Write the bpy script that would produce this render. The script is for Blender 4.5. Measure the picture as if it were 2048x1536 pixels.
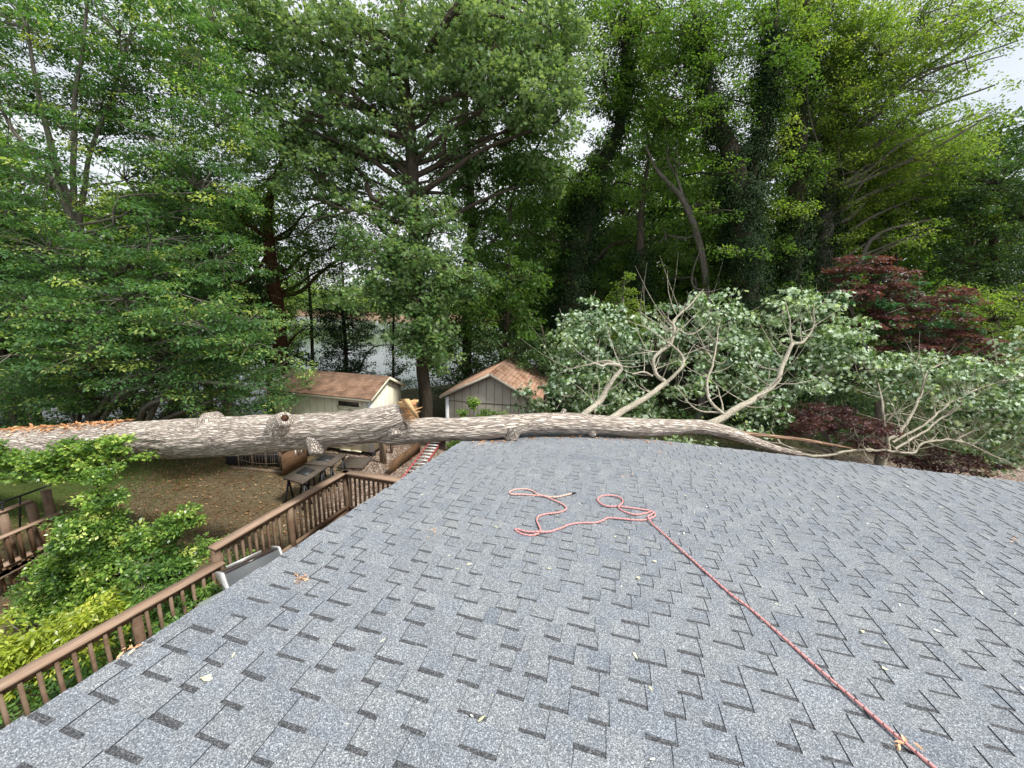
import bpy, math, random
import numpy as np
from mathutils import Matrix, Vector
for o in list(bpy.data.objects): bpy.data.objects.remove(o)
scene = bpy.context.scene
R_ = math.radians
# ------------------------------------------------------------------ camera
ZC = 5.6
F = 770.0
th, ro = R_(12.0), R_(2.0)
fw = np.array([0, math.cos(th), -math.sin(th)]); rt0 = np.array([1., 0, 0]); up0 = np.cross(rt0, fw)
rt = rt0*math.cos(ro)+up0*math.sin(ro); up = np.cross(rt, fw)
CAM = np.array([0, 0, ZC])
cd = bpy.data.cameras.new("Camera"); cam = bpy.data.objects.new("Camera", cd); scene.collection.objects.link(cam)
cd.sensor_width = 36; cd.lens = F/2048*36; cd.clip_start = .05; cd.clip_end = 2000
cam.matrix_world = Matrix(((rt[0], up[0], -fw[0], 0), (rt[1], up[1], -fw[1], 0), (rt[2], up[2], -fw[2], ZC), (0, 0, 0, 1)))
scene.camera = cam
# ------------------------------------------------------------------ sky, sun, exposure
SUN_EL, SUN_AZ = 56, 118           # azimuth clockwise from +Y
w = bpy.data.worlds.new("World"); scene.world = w; w.use_nodes = True
nt = w.node_tree; nt.nodes.clear()
sky = nt.nodes.new('ShaderNodeTexSky'); sky.sky_type = 'NISHITA'; sky.sun_disc = False
sky.sun_elevation = R_(SUN_EL); sky.sun_rotation = R_(SUN_AZ); sky.dust_density = 3; sky.air_density = 1.0
tc = nt.nodes.new('ShaderNodeTexCoord'); mp = nt.nodes.new('ShaderNodeMapping'); mp.inputs['Scale'].default_value = (1, 1, 2.6)
cl = nt.nodes.new('ShaderNodeTexNoise'); cl.inputs['Scale'].default_value = 2.2; cl.inputs['Detail'].default_value = 7
rp = nt.nodes.new('ShaderNodeValToRGB')
rp.color_ramp.elements[0].position = .3; rp.color_ramp.elements[0].color = (.70, .75, .84, 1)
rp.color_ramp.elements[1].position = .7; rp.color_ramp.elements[1].color = (1, 1, 1, 1)
sc = nt.nodes.new('ShaderNodeVectorMath'); sc.operation = 'SCALE'; sc.inputs['Scale'].default_value = 7.6
mx = nt.nodes.new('ShaderNodeMix'); mx.data_type = 'RGBA'; mx.inputs[0].default_value = .86
bg = nt.nodes.new('ShaderNodeBackground'); bg.inputs['Strength'].default_value = .12
wo = nt.nodes.new('ShaderNodeOutputWorld')
L = nt.links.new
L(tc.outputs['Generated'], mp.inputs[0]); L(mp.outputs[0], cl.inputs['Vector']); L(cl.outputs['Fac'], rp.inputs[0]); L(rp.outputs[0], sc.inputs[0])
L(sky.outputs[0], mx.inputs[6]); L(sc.outputs[0], mx.inputs[7]); L(mx.outputs[2], bg.inputs[0]); L(bg.outputs[0], wo.inputs[0])
sd = bpy.data.lights.new("Sun", 'SUN'); sd.energy = 3.6; sd.angle = R_(9); sd.color = (1, .96, .9)
so = bpy.data.objects.new("Sun", sd); scene.collection.objects.link(so)
el, az = R_(SUN_EL), R_(SUN_AZ)
sv = Vector((math.sin(az)*math.cos(el), math.cos(az)*math.cos(el), math.sin(el)))
so.rotation_euler = sv.to_track_quat('Z', 'Y').to_euler()
vs = scene.view_settings; vs.view_transform = 'Standard'; vs.look = 'None'; vs.gamma = 1; vs.exposure = 0.5; vs.use_curve_mapping = False
scene.cycles.max_bounces = 6; scene.cycles.transmission_bounces = 4; scene.cycles.diffuse_bounces = 3

# ------------------------------------------------------------------ helpers
def at(px, py, Y):
    """world point at world depth Y seen at photo pixel"""
    r = fw+rt*(px-1024)/F-up*(py-768)/F
    return CAM+r*(Y/r[1])
def atz(px, py, z):
    r = fw+rt*(px-1024)/F-up*(py-768)/F
    return CAM+r*((z-ZC)/r[2])
# roof plane frame: U along the courses, V down the slope, N normal
_d = fw+rt*(1226-1024)/F-up*(691-768)/F
_az = math.atan2(_d[0], _d[1]); _el = math.atan2(_d[2], math.hypot(_d[0], _d[1]))
V = np.array([math.sin(_az)*math.cos(_el), math.cos(_az)*math.cos(_el), math.sin(_el)])
U = np.array([math.cos(_az), -math.sin(_az), 0.]); N = np.cross(U, V)
HR = 1.72
def RF(u, v, h=0): return CAM+U*u+V*v+N*(h-HR)
def roofpx(px, py, h=0):
    r = fw+rt*(px-1024)/F-up*(py-768)/F
    return CAM+r*((h-HR)/(r@N))
G = lambda *a: np.array(a, float)

# value noise, vectorised
_rng = np.random.RandomState(7); _tab = _rng.rand(65536)
def _h(i, j, k): return _tab[(i*73856093 ^ j*19349663 ^ k*83492791) & 65535]
def noise(P):
    P = np.asarray(P, float); i = np.floor(P).astype(np.int64); f = P-i; f = f*f*(3-2*f)
    x, y, z = i.T; a, b, c = f.T
    r = 0
    for dx in (0, 1):
        for dy in (0, 1):
            for dz in (0, 1):
                r = r+_h(x+dx, y+dy, z+dz)*(a if dx else 1-a)*(b if dy else 1-b)*(c if dz else 1-c)
    return r
def fbm(P, o=3): return sum(noise(P*2**k+k*17.3)/2**k for k in range(o))/(2-2**(1-o))

def mesh_from(name, verts, loops, starts, mat, parent=None, attrs=None, smooth=False):
    me = bpy.data.meshes.new(name)
    me.vertices.add(len(verts)); me.vertices.foreach_set('co', np.ascontiguousarray(verts, np.float32).ravel())
    me.loops.add(len(loops)); me.loops.foreach_set('vertex_index', np.ascontiguousarray(loops, np.int32))
    me.polygons.add(len(starts)); me.polygons.foreach_set('loop_start', np.ascontiguousarray(starts, np.int32))
    if smooth: me.polygons.foreach_set('use_smooth', np.ones(len(starts), bool))
    for k, a in (attrs or {}).items():
        a = np.asarray(a, np.float32)
        if a.ndim == 2:
            at_ = me.attributes.new(k, 'FLOAT_VECTOR', 'POINT'); at_.data.foreach_set('vector', a.ravel())
        else:
            at_ = me.attributes.new(k, 'FLOAT', 'POINT'); at_.data.foreach_set('value', a)
    me.update(calc_edges=True); me.validate()
    me.materials.append(mat)
    o = bpy.data.objects.new(name, me); scene.collection.objects.link(o)
    if parent is not None: o.parent = parent
    return o

class MB:
    """mesh builder: vertices with 'lc' (pattern coordinates) and 'tint'"""
    def __init__(s): s.v = []; s.lc = []; s.t = []; s.f = []; s.n = 0
    def add(s, v, f, lc=None, t=.5):
        v = np.asarray(v, float); s.v.append(v); s.lc.append(v if lc is None else np.asarray(lc, float))
        s.t.append(np.full(len(v), t) if np.isscalar(t) else np.asarray(t, float))
        s.f += [[i+s.n for i in q] for q in f]; s.n += len(v); return s
    def arr(s, v, quads, lc, t=.5):
        return s.add(v, quads.tolist(), lc, t)
    def box(s, c, size, ax=None, t=.5, lc=True):
        """c centre; ax 3 unit axes"""
        ax = np.eye(3) if ax is None else np.asarray(ax)
        sg = np.array([[x, y, z] for x in (-.5, .5) for y in (-.5, .5) for z in (-.5, .5)])*np.asarray(size)
        v = np.asarray(c)+sg@ax
        off = random.uniform(0, 50)
        return s.add(v, [(0, 1, 3, 2), (4, 6, 7, 5), (0, 4, 5, 1), (2, 3, 7, 6), (0, 2, 6, 4), (1, 5, 7, 3)], sg+off, t)
    def beam(s, a, b, wd, ht, upv=(0, 0, 1), t=.5):
        a = np.asarray(a, float); b = np.asarray(b, float); d = b-a; l = np.linalg.norm(d); x = d/l
        y = np.cross(upv, x); y /= np.linalg.norm(y); z = np.cross(x, y)
        return s.box((a+b)/2, (l, wd, ht), (x, y, z), t)
    def tube(s, pts, rad, sides=8, step=None, amp=0, fq=6, caps=True, t=.5, el=.15):
        P = np.asarray(pts, float); r = np.asarray(rad, float) if not np.isscalar(rad) else np.full(len(P), rad)
        if step: P, r = resample(P, r, step)
        v, lc, q = tube_arr(P, r, sides, amp, fq, el)
        s.arr(v, q, lc, t)
        if caps:
            n0 = s.n-len(v)
            s.f.append([n0+i for i in range(sides)][::-1]); s.f.append([s.n-sides+i for i in range(sides)])
        return s
    def build(s, name, mat, parent=None, smooth=False):
        v = np.concatenate(s.v); lens = np.array([len(q) for q in s.f]); st = np.concatenate([[0], np.cumsum(lens)[:-1]])
        loops = np.fromiter((i for q in s.f for i in q), np.int32)
        return mesh_from(name, v, loops, st, mat, parent, {'lc': np.concatenate(s.lc), 'tint': np.concatenate(s.t)}, smooth)

def resample(P, r, step):
    n = len(P); Q = np.vstack([2*P[0]-P[1], P, 2*P[-1]-P[-2]]); out = []; ro_ = []
    for i in range(n-1):
        m = max(1, int(np.linalg.norm(P[i+1]-P[i])/step)); t = (np.arange(m)/m)[:, None]
        a, b, c, d = Q[i:i+4]
        out.append(.5*((2*b)+(-a+c)*t+(2*a-5*b+4*c-d)*t*t+(-a+3*b-3*c+d)*t**3)); ro_.append(r[i]+(r[i+1]-r[i])*t[:, 0])
    out.append(P[-1:]); ro_.append(r[-1:])
    return np.vstack(out), np.concatenate(ro_)
def tube_arr(P, r, sides, amp=0, fq=6, el=.15):
    n = len(P); T = np.gradient(P, axis=0); T /= np.linalg.norm(T, axis=1)[:, None]+1e-9
    a = np.array([0, 0, 1.]) if abs(T[0, 2]) < .9 else np.array([1., 0, 0])
    X = np.zeros_like(P); x = np.cross(T[0], a); x /= np.linalg.norm(x)
    for i in range(n):
        x = x-T[i]*(x@T[i]); x /= np.linalg.norm(x)+1e-9; X[i] = x
    Y = np.cross(T, X); an = np.arange(sides)/sides*2*math.pi
    ca, sa = np.cos(an), np.sin(an)
    s = np.concatenate([[0], np.cumsum(np.linalg.norm(np.diff(P, axis=0), axis=1))])
    R = np.repeat(r[:, None], sides, 1)
    lc = np.stack([R*ca, R*sa, np.repeat(s[:, None], sides, 1)], -1).reshape(-1, 3)+hash(tuple(np.round(P[0], 2)))%37
    if amp:
        q = lc.copy(); q[:, 2] *= el; nn = fbm(q*fq, 3); R = R+((nn-.5)*2*amp).reshape(n, sides)*np.minimum(1, r[:, None]/.2)
    v = (P[:, None]+R[..., None]*(X[:, None]*ca[:, None]+Y[:, None]*sa[:, None])).reshape(-1, 3)
    i = np.arange(n-1)[:, None]*sides; j = np.arange(sides)[None]; k = (j+1) % sides
    q = np.stack([i+j, i+k, i+sides+k, i+sides+j], -1).reshape(-1, 4)
    return v, lc, q

def tag(o, label=None, cat=None, group=None, kind=None):
    if label: o['label'] = label
    if cat: o['category'] = cat
    if group: o['group'] = group
    if kind: o['kind'] = kind
    return o
def thing(name, loc, label, cat, group=None):
    """empty at the base; children are built in world space, so the inverse is stored"""
    o = bpy.data.objects.new(name, None); scene.collection.objects.link(o); o.location = [float(x) for x in loc]
    o.empty_display_size = .2
    return tag(o, label, cat, group)
def own(root):
    """make the world-space children sit right under a moved root"""
    inv = Matrix.Translation(-Vector(root.location))
    for c in [o for o in bpy.data.objects if o.parent == root]: c.matrix_parent_inverse = inv

# ------------------------------------------------------------------ materials
def mat(name):
    m = bpy.data.materials.new(name); m.use_nodes = True; t = m.node_tree
    b = t.nodes['Principled BSDF']; return m, t, b
def nd(t, typ, **kw):
    n = t.nodes.new(typ)
    for k, v in kw.items():
        if k in n.inputs: n.inputs[k].default_value = v
        else: setattr(n, k, v)
    return n
def ramp(t, fac, cols):
    r = t.nodes.new('ShaderNodeValToRGB'); e = r.color_ramp.elements
    while len(e) < len(cols): e.new(.5)
    for i, (p, c) in enumerate(cols): e[i].position = p; e[i].color = (*c, 1)
    if fac is not None: t.links.new(fac, r.inputs[0])
    return r.outputs[0]
def vec(t, scale=(1, 1, 1), name='lc'):
    a = nd(t, 'ShaderNodeAttribute', attribute_name=name); m = nd(t, 'ShaderNodeMapping'); m.inputs['Scale'].default_value = scale
    t.links.new(a.outputs['Vector'], m.inputs[0]); return m.outputs[0]
def ntex(t, v, scale, detail=4, rough=.6):
    n = nd(t, 'ShaderNodeTexNoise'); n.inputs['Scale'].default_value = scale; n.inputs['Detail'].default_value = detail; n.inputs['Roughness'].default_value = rough
    if v is not None: t.links.new(v, n.inputs['Vector'])
    return n.outputs['Fac']
def mixc(t, f, a, b, mode='MIX'):
    m = nd(t, 'ShaderNodeMix', data_type='RGBA', blend_type=mode)
    for s, x in ((m.inputs[0], f), (m.inputs[6], a), (m.inputs[7], b)):
        if isinstance(x, (int, float)): s.default_value = x
        elif isinstance(x, tuple): s.default_value = (*x, 1)
        else: t.links.new(x, s)
    return m.outputs[2]
def mth(t, op, a, b=0.):
    m = nd(t, 'ShaderNodeMath', operation=op)
    for s, x in zip(m.inputs, (a, b)):
        if isinstance(x, (int, float)): s.default_value = x
        else: t.links.new(x, s)
    return m.outputs[0]
def bump(t, b, h, st=.5, dist=.01):
    n = nd(t, 'ShaderNodeBump'); n.inputs['Strength'].default_value = st; n.inputs['Distance'].default_value = dist
    t.links.new(h, n.inputs['Height']); t.links.new(n.outputs[0], b.inputs['Normal'])
def tint(t, name='tint'): return nd(t, 'ShaderNodeAttribute', attribute_name=name).outputs['Fac']

def leaf_mat(name, cols, trans=.35, under=None, rough=.5, spec=.35):
    m, t, b = mat(name)
    c = ramp(t, tint(t), cols)
    if under:
        g = nd(t, 'ShaderNodeNewGeometry'); c2 = ramp(t, tint(t), under)
        c = mixc(t, g.outputs['Backfacing'], c, c2)
    t.links.new(c, b.inputs['Base Color']); b.inputs['Roughness'].default_value = rough; b.inputs['Specular IOR Level'].default_value = spec
    tr = nd(t, 'ShaderNodeBsdfTranslucent'); ms = nd(t, 'ShaderNodeMixShader'); ms.inputs[0].default_value = trans
    tcol = mixc(t, .75, c, (.95, 1.0, .25), 'MULTIPLY'); tcol = mixc(t, 1.0, tcol, (2.0, 2.0, 2.0), 'MULTIPLY')
    t.links.new(tcol, tr.inputs['Color']); t.links.new(b.outputs[0], ms.inputs[1]); t.links.new(tr.outputs[0], ms.inputs[2])
    t.links.new(ms.outputs[0], t.nodes['Material Output'].inputs[0]); return m
def bark_mat(name, cols, sc=14, el=.12, bst=.8, moss=None, dist=.03):
    m, t, b = mat(name); v = vec(t, (1, 1, el))
    n1 = ntex(t, v, sc, 6, .65); n2 = ntex(t, vec(t, (1, 1, .6)), 2.2, 3)
    vo = nd(t, 'ShaderNodeTexVoronoi', feature='DISTANCE_TO_EDGE'); vo.inputs['Scale'].default_value = sc*.9
    w_ = nd(t, 'ShaderNodeVectorMath', operation='ADD'); s_ = nd(t, 'ShaderNodeVectorMath', operation='SCALE'); s_.inputs['Scale'].default_value = .12
    nz = nd(t, 'ShaderNodeTexNoise'); nz.inputs['Scale'].default_value = sc*.6; t.links.new(v, nz.inputs['Vector'])
    t.links.new(nz.outputs['Color'], s_.inputs[0]); t.links.new(v, w_.inputs[0]); t.links.new(s_.outputs[0], w_.inputs[1]); t.links.new(w_.outputs[0], vo.inputs['Vector'])
    edge = mth(t, 'MINIMUM', mth(t, 'MULTIPLY', vo.outputs['Distance'], 4.0), 1.0)
    h = mth(t, 'ADD', mth(t, 'MULTIPLY', edge, .6), mth(t, 'MULTIPLY', n1, .8))
    c = ramp(t, mth(t, 'MULTIPLY', h, .75), cols)
    c = mixc(t, mth(t, 'MULTIPLY', n2, .5), c, tuple(x*1.25 for x in cols[-1][1]))
    if moss: c = mixc(t, ramp(t, ntex(t, vec(t), 1.3, 4), [(.5, (0, 0, 0)), (.62, (1, 1, 1))]), c, moss)
    t.links.new(c, b.inputs['Base Color']); b.inputs['Roughness'].default_value = .95; b.inputs['Specular IOR Level'].default_value = .15
    bump(t, b, h, bst, dist); return m
def plain(name, col, rough=.6, metal=0, nscale=8, var=.25, spec=.4, bst=.1):
    m, t, b = mat(name); n = ntex(t, vec(t), nscale, 5)
    c = ramp(t, n, [(.25, tuple(x*(1-var) for x in col)), (.75, tuple(min(1, x*(1+var)) for x in col))])
    t.links.new(c, b.inputs['Base Color']); b.inputs['Roughness'].default_value = rough; b.inputs['Metallic'].default_value = metal; b.inputs['Specular IOR Level'].default_value = spec
    bump(t, b, n, bst, .01); return m
def wood_mat(name, c0, c1, c2=None, rough=.8):
    m, t, b = mat(name)
    n = ntex(t, vec(t, (1.2, 28, 28)), 3, 5); n2 = ntex(t, vec(t, (1, 1, 1)), 2.5, 4)
    c = ramp(t, n, [(.3, c0), (.65, c1)])
    if c2: c = mixc(t, ramp(t, n2, [(.42, (0, 0, 0)), (.62, (1, 1, 1))]), c, c2)
    t.links.new(c, b.inputs['Base Color']); b.inputs['Roughness'].default_value = rough; b.inputs['Specular IOR Level'].default_value = .2
    bump(t, b, n, .5, .004); return m

M = {}
M['leaf_hornbeam'] = leaf_mat('leaf_hornbeam', [(0, (0.044, 0.104, 0.041)), (.6, (0.091, 0.194, 0.065)), (.9, (0.167, 0.277, 0.087)), (1, (0.456, 0.527, 0.174))], .38)
M['leaf_oak'] = leaf_mat('leaf_oak', [(0, (0.052, 0.118, 0.039)), (.6, (0.102, 0.198, 0.056)), (1, (0.203, 0.308, 0.113))], .32, [(0, (0.116, 0.190, 0.090)), (1, (0.276, 0.367, 0.192))])
M['leaf_dark'] = leaf_mat('leaf_dark', [(0, (0.024, 0.064, 0.024)), (1, (0.073, 0.134, 0.042))], .3)
M['leaf_mid'] = leaf_mat('leaf_mid', [(0, (0.050, 0.110, 0.025)), (.7, (0.108, 0.199, 0.038)), (1, (0.214, 0.296, 0.064))], .45)
M['leaf_light'] = leaf_mat('leaf_light', [(0, (0.075, 0.140, 0.027)), (.7, (0.163, 0.244, 0.048)), (1, (0.274, 0.338, 0.073))], .5)
M['leaf_ivy'] = leaf_mat('leaf_ivy', [(0, (0.008, 0.021, 0.008)), (.7, (0.020, 0.047, 0.013)), (1, (0.055, 0.093, 0.020))], .15, None, .7, .15)
M['leaf_silver'] = leaf_mat('leaf_silver', [(0, (0.041, 0.092, 0.033)), (.6, (0.087, 0.161, 0.055)), (1, (0.173, 0.253, 0.099))], .25, [(0, (0.276, 0.379, 0.274)), (1, (0.574, 0.689, 0.527))], .6)
M['leaf_crimson'] = leaf_mat('leaf_crimson', [(0, (0.037, 0.016, 0.021)), (.7, (0.089, 0.037, 0.041)), (1, (0.150, 0.072, 0.067))], .3)
M['leaf_crimson_green'] = leaf_mat('leaf_crimson_green', [(0, (0.030, 0.108, 0.047)), (.52, (0.066, 0.194, 0.071)), (.60, (0.085, 0.036, 0.039)), (1, (0.157, 0.060, 0.063))], .3)
M['leaf_holly'] = leaf_mat('leaf_holly', [(0, (0.034, 0.081, 0.021)), (.5, (0.108, 0.212, 0.041)), (.85, (0.263, 0.411, 0.069)), (1, (0.553, 0.621, 0.184))], .3, None, .3, .5)
M['leaf_yellow'] = leaf_mat('leaf_yellow', [(0, (0.100, 0.168, 0.020)), (.6, (0.359, 0.430, 0.050)), (1, (0.618, 0.617, 0.120))], .3, None, .35, .5)
M['leaf_laurel'] = leaf_mat('leaf_laurel', [(0, (0.042, 0.105, 0.024)), (.6, (0.119, 0.238, 0.048)), (1, (0.336, 0.476, 0.108))], .25, None, .3, .5)
M['leaf_brown'] = leaf_mat('leaf_brown', [(0, (.10, .05, .025)), (.6, (.22, .11, .05)), (1, (.42, .28, .15))], .1)
M['bark_grey'] = bark_mat('bark_grey', [(.2, (.05, .045, .04)), (.7, (.17, .155, .13))], 16, .15, .6)
M['bark_dark'] = bark_mat('bark_dark', [(.2, (.02, .016, .012)), (.7, (.09, .075, .055))], 14, .12, .8)
M['bark_vine'] = bark_mat('bark_vine', [(.25, (.025, .014, .009)), (.7, (.12, .06, .035))], 22, .1, 1)
M['bark_log'] = bark_mat('bark_log', [(.26, (.045, .03, .022)), (.42, (.22, .175, .14)), (.54, (.50, .425, .36)), (.78, (.72, .64, .56))], 30, .11, 1.0, dist=.035)
M['bark_limb'] = bark_mat('bark_limb', [(.25, (.11, .095, .065)), (.45, (.36, .32, .24)), (.8, (.54, .50, .40))], 34, .5, .9, dist=.012)
M['wood_raw'] = wood_mat('wood_raw', (.55, .30, .12), (.85, .62, .33), (.50, .24, .12))
M['wood_rail'] = wood_mat('wood_rail', (.075, .045, .03), (.185, .12, .078), (.23, .165, .115))
M['wood_cap'] = wood_mat('wood_cap', (.16, .10, .068), (.46, .34, .25), (.32, .215, .15))
M['wood_old'] = wood_mat('wood_old', (.13, .10, .075), (.27, .22, .17), (.20, .14, .09))
M['wood_old_shaded'] = wood_mat('wood_old_shaded', (.05, .042, .034), (.13, .11, .09), (.085, .065, .05))  # darker old wood, the shade over the work tables is in its colour
M['wood_brown'] = wood_mat('wood_brown', (.09, .048, .024), (.19, .11, .06), (.09, .055, .032))

# ------------------------------------------------------------------ terrain and water
def shore(x):                                   # world Y of the near shoreline for a given x
    return np.interp(x, [-60, -22, -14, -9, -3, 6, 60], [17, 19, 24, 31, 36, 52, 80])
def gz(x, y):
    x = np.asarray(x, float); y = np.asarray(y, float)
    s = shore(x)
    z = np.clip((s-y)/12., 0, 1); z = z*z*(3-2*z)
    z = -1.35+1.35*z
    far = np.clip((y-126-6*np.sin(x*.05))/10, 0, 1)
    z = z+far*1.9+np.clip((y-140)/160, 0, 1)*9
    rb = np.clip((x-4)/25, 0, 1)*np.clip((y-22)/40, 0, 1)*1.4
    return z+rb+.05*np.sin(x*1.3)*np.cos(y*1.1)*np.clip((s-y)/8, 0, 1)
xs = np.concatenate([np.linspace(-400, -31, 24), np.linspace(-30, 30, 151), np.linspace(31, 400, 24)])
ys = np.concatenate([np.linspace(-60, -1, 14), np.linspace(0, 45, 113), np.linspace(46, 420, 80)])
X, Y = np.meshgrid(xs, ys); Z = gz(X, Y); Z = Z+.03*(noise(np.stack([X.ravel()*1.7, Y.ravel()*1.7, X.ravel()*0], 1)).reshape(X.shape)-.5)
nv = len(xs); i = np.arange(len(ys)-1)[:, None]*nv; j = np.arange(nv-1)[None]
q = np.stack([i+j, i+j+1, i+nv+j+1, i+nv+j], -1).reshape(-1, 4)
m, t, b = mat('ground_soil'); P_ = nd(t, 'ShaderNodeNewGeometry').outputs['Position']
big = ntex(t, P_, .55, 4); fine = ntex(t, P_, 26, 5, .7); mid = ntex(t, P_, 4, 5, .7)
soil = ramp(t, fine, [(.3, (.06, .044, .028)), (.5, (.13, .096, .064)), (.72, (.29, .22, .15))])
grass = ramp(t, fine, [(.3, (.03, .05, .012)), (.7, (.11, .14, .04))])
leafy = ramp(t, mid, [(.4, (.08, .052, .03)), (.6, (.18, .118, .07))])
gravel = nd(t, 'ShaderNodeTexVoronoi'); gravel.inputs['Scale'].default_value = 24; t.links.new(P_, gravel.inputs['Vector'])
gv = ramp(t, gravel.outputs['Color'], [(.2, (.10, .07, .055)), (.55, (.26, .19, .15)), (.9, (.50, .44, .38))])
sx = nd(t, 'ShaderNodeSeparateXYZ'); t.links.new(P_, sx.inputs[0])
gx = mth(t, 'ADD', sx.outputs[0], mth(t, 'MULTIPLY', mth(t, 'SUBTRACT', big, .5), 3.))
mg = ramp(t, mth(t, 'MULTIPLY', mth(t, 'ADD', mth(t, 'ADD', gx, mth(t, 'MULTIPLY', sx.outputs[1], .33)), 2.6), .8), [(.0, (0, 0, 0)), (1, (1, 1, 1))])
ml = ramp(t, mth(t, 'MULTIPLY', mth(t, 'ADD', gx, 10.5), -.6), [(0, (0, 0, 0)), (1, (1, 1, 1))])
c = mixc(t, ramp(t, big, [(.45, (0, 0, 0)), (.6, (1, 1, 1))]), soil, leafy)
c = mixc(t, mth(t, 'MULTIPLY', ntex(t, P_, 1.4, 3), .35), c, grass)
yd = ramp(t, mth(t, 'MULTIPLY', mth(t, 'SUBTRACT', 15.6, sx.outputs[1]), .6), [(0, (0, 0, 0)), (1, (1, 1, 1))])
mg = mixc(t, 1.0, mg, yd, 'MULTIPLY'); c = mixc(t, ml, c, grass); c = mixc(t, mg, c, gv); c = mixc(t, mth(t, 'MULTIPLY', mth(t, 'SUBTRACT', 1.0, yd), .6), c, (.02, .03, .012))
far_ = ramp(t, mth(t, 'MULTIPLY', mth(t, 'SUBTRACT', sx.outputs[1], 120), .2), [(0, (0, 0, 0)), (1, (1, 1, 1))])
bank = mixc(t, ramp(t, mth(t, 'MULTIPLY', mth(t, 'SUBTRACT', sx.outputs[1], 136), .2), [(0, (0, 0, 0)), (1, (1, 1, 1))]), (.26, .17, .12), (.09, .14, .04))
c = mixc(t, far_, c, bank)
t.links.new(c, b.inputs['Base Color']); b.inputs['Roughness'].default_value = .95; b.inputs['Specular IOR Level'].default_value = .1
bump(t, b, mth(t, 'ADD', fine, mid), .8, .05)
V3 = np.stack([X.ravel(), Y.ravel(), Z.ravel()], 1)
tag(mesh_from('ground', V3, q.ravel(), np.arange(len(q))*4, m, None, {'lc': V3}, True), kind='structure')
m, t, b = mat('lake_water'); b.inputs['Base Color'].default_value = (.03, .05, .035, 1); b.inputs['Roughness'].default_value = .06; b.inputs['IOR'].default_value = 1.33
P_ = nd(t, 'ShaderNodeNewGeometry').outputs['Position']; mm = nd(t, 'ShaderNodeMapping'); mm.inputs['Scale'].default_value = (.6, 2.0, 1); t.links.new(P_, mm.inputs[0])
bump(t, b, ntex(t, mm.outputs[0], 1.5, 3), .12, .04)
wv = G((-400, 8, -.95), (400, 8, -.95), (400, 150, -.95), (-400, 150, -.95))
tag(mesh_from('lake_water', wv, [0, 1, 2, 3], [0], m, None, {'lc': wv}), kind='structure')

# ------------------------------------------------------------------ house with the shingle roof
UL, UR_, VT, VE = -2.29, 13.5, -.8, 7.55
m, t, b = mat('shingle_granules'); M['shingle'] = m
lc = nd(t, 'ShaderNodeAttribute', attribute_name='lc').outputs['Vector']
vo = nd(t, 'ShaderNodeTexVoronoi'); vo.inputs['Scale'].default_value = 250; t.links.new(lc, vo.inputs['Vector'])
g1 = nd(t, 'ShaderNodeSeparateColor'); t.links.new(vo.outputs['Color'], g1.inputs[0])
gr = ramp(t, g1.outputs[0], [(0, (.078, .084, .094)), (.3, (.125, .134, .148)), (.62, (.19, .20, .216)), (.86, (.265, .277, .292)), (1, (.44, .45, .46))])
grd = ramp(t, g1.outputs[0], [(0, (.028, .030, .034)), (.7, (.085, .09, .097)), (1, (.20, .205, .21))])
n_ = ntex(t, lc, 90, 4, .8); gr = mixc(t, .8, gr, ramp(t, n_, [(.3, (.6, .6, .6)), (.7, (1.0, 1.0, 1.0))]), 'MULTIPLY')
tn = tint(t)
var = ramp(t, tn, [(0, (.80, .82, .86)), (.5, (1.0, 1.0, 1.0)), (1, (1.15, 1.15, 1.15))])
gr = mixc(t, 1.0, gr, var, 'MULTIPLY')
blot = ntex(t, lc, 3.5, 4); gr = mixc(t, 1.0, gr, ramp(t, blot, [(.35, (.95, .97, 1.0)), (.5, (1, 1, 1)), (.68, (1.04, 1.03, 1.0))]), 'MULTIPLY')
blot2 = ntex(t, lc, .5, 3); gr = mixc(t, 1.0, gr, ramp(t, blot2, [(.35, (.92, .93, .96)), (.65, (1.08, 1.07, 1.05))]), 'MULTIPLY')
gr = mixc(t, 1.0, gr, (1.36, 1.40, 1.41), 'MULTIPLY')
dk = mth(t, 'GREATER_THAN', tn, 1.5); c = mixc(t, dk, gr, grd)
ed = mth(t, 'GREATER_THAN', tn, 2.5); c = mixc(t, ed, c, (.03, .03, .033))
t.links.new(c, b.inputs['Base Color']); b.inputs['Roughness'].default_value = .9; b.inputs['Specular IOR Level'].default_value = .25
bump(t, b, mth(t, 'ADD', g1.outputs[1], n_), .6, .002)
rg = np.random.RandomState(3)
VS = []; LC = []; TT = []; QS = []; nvx = 0
EX = .1430
def quad(p, lc_, tt):
    global nvx
    VS.append(p); LC.append(lc_); TT.append(tt); QS.append([nvx, nvx+1, nvx+2, nvx+3]); nvx += 4
HB = .007
def rp3(u, v, h): return RF(u, v, h)
rows = int(math.ceil((VE-VT)/EX))
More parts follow.
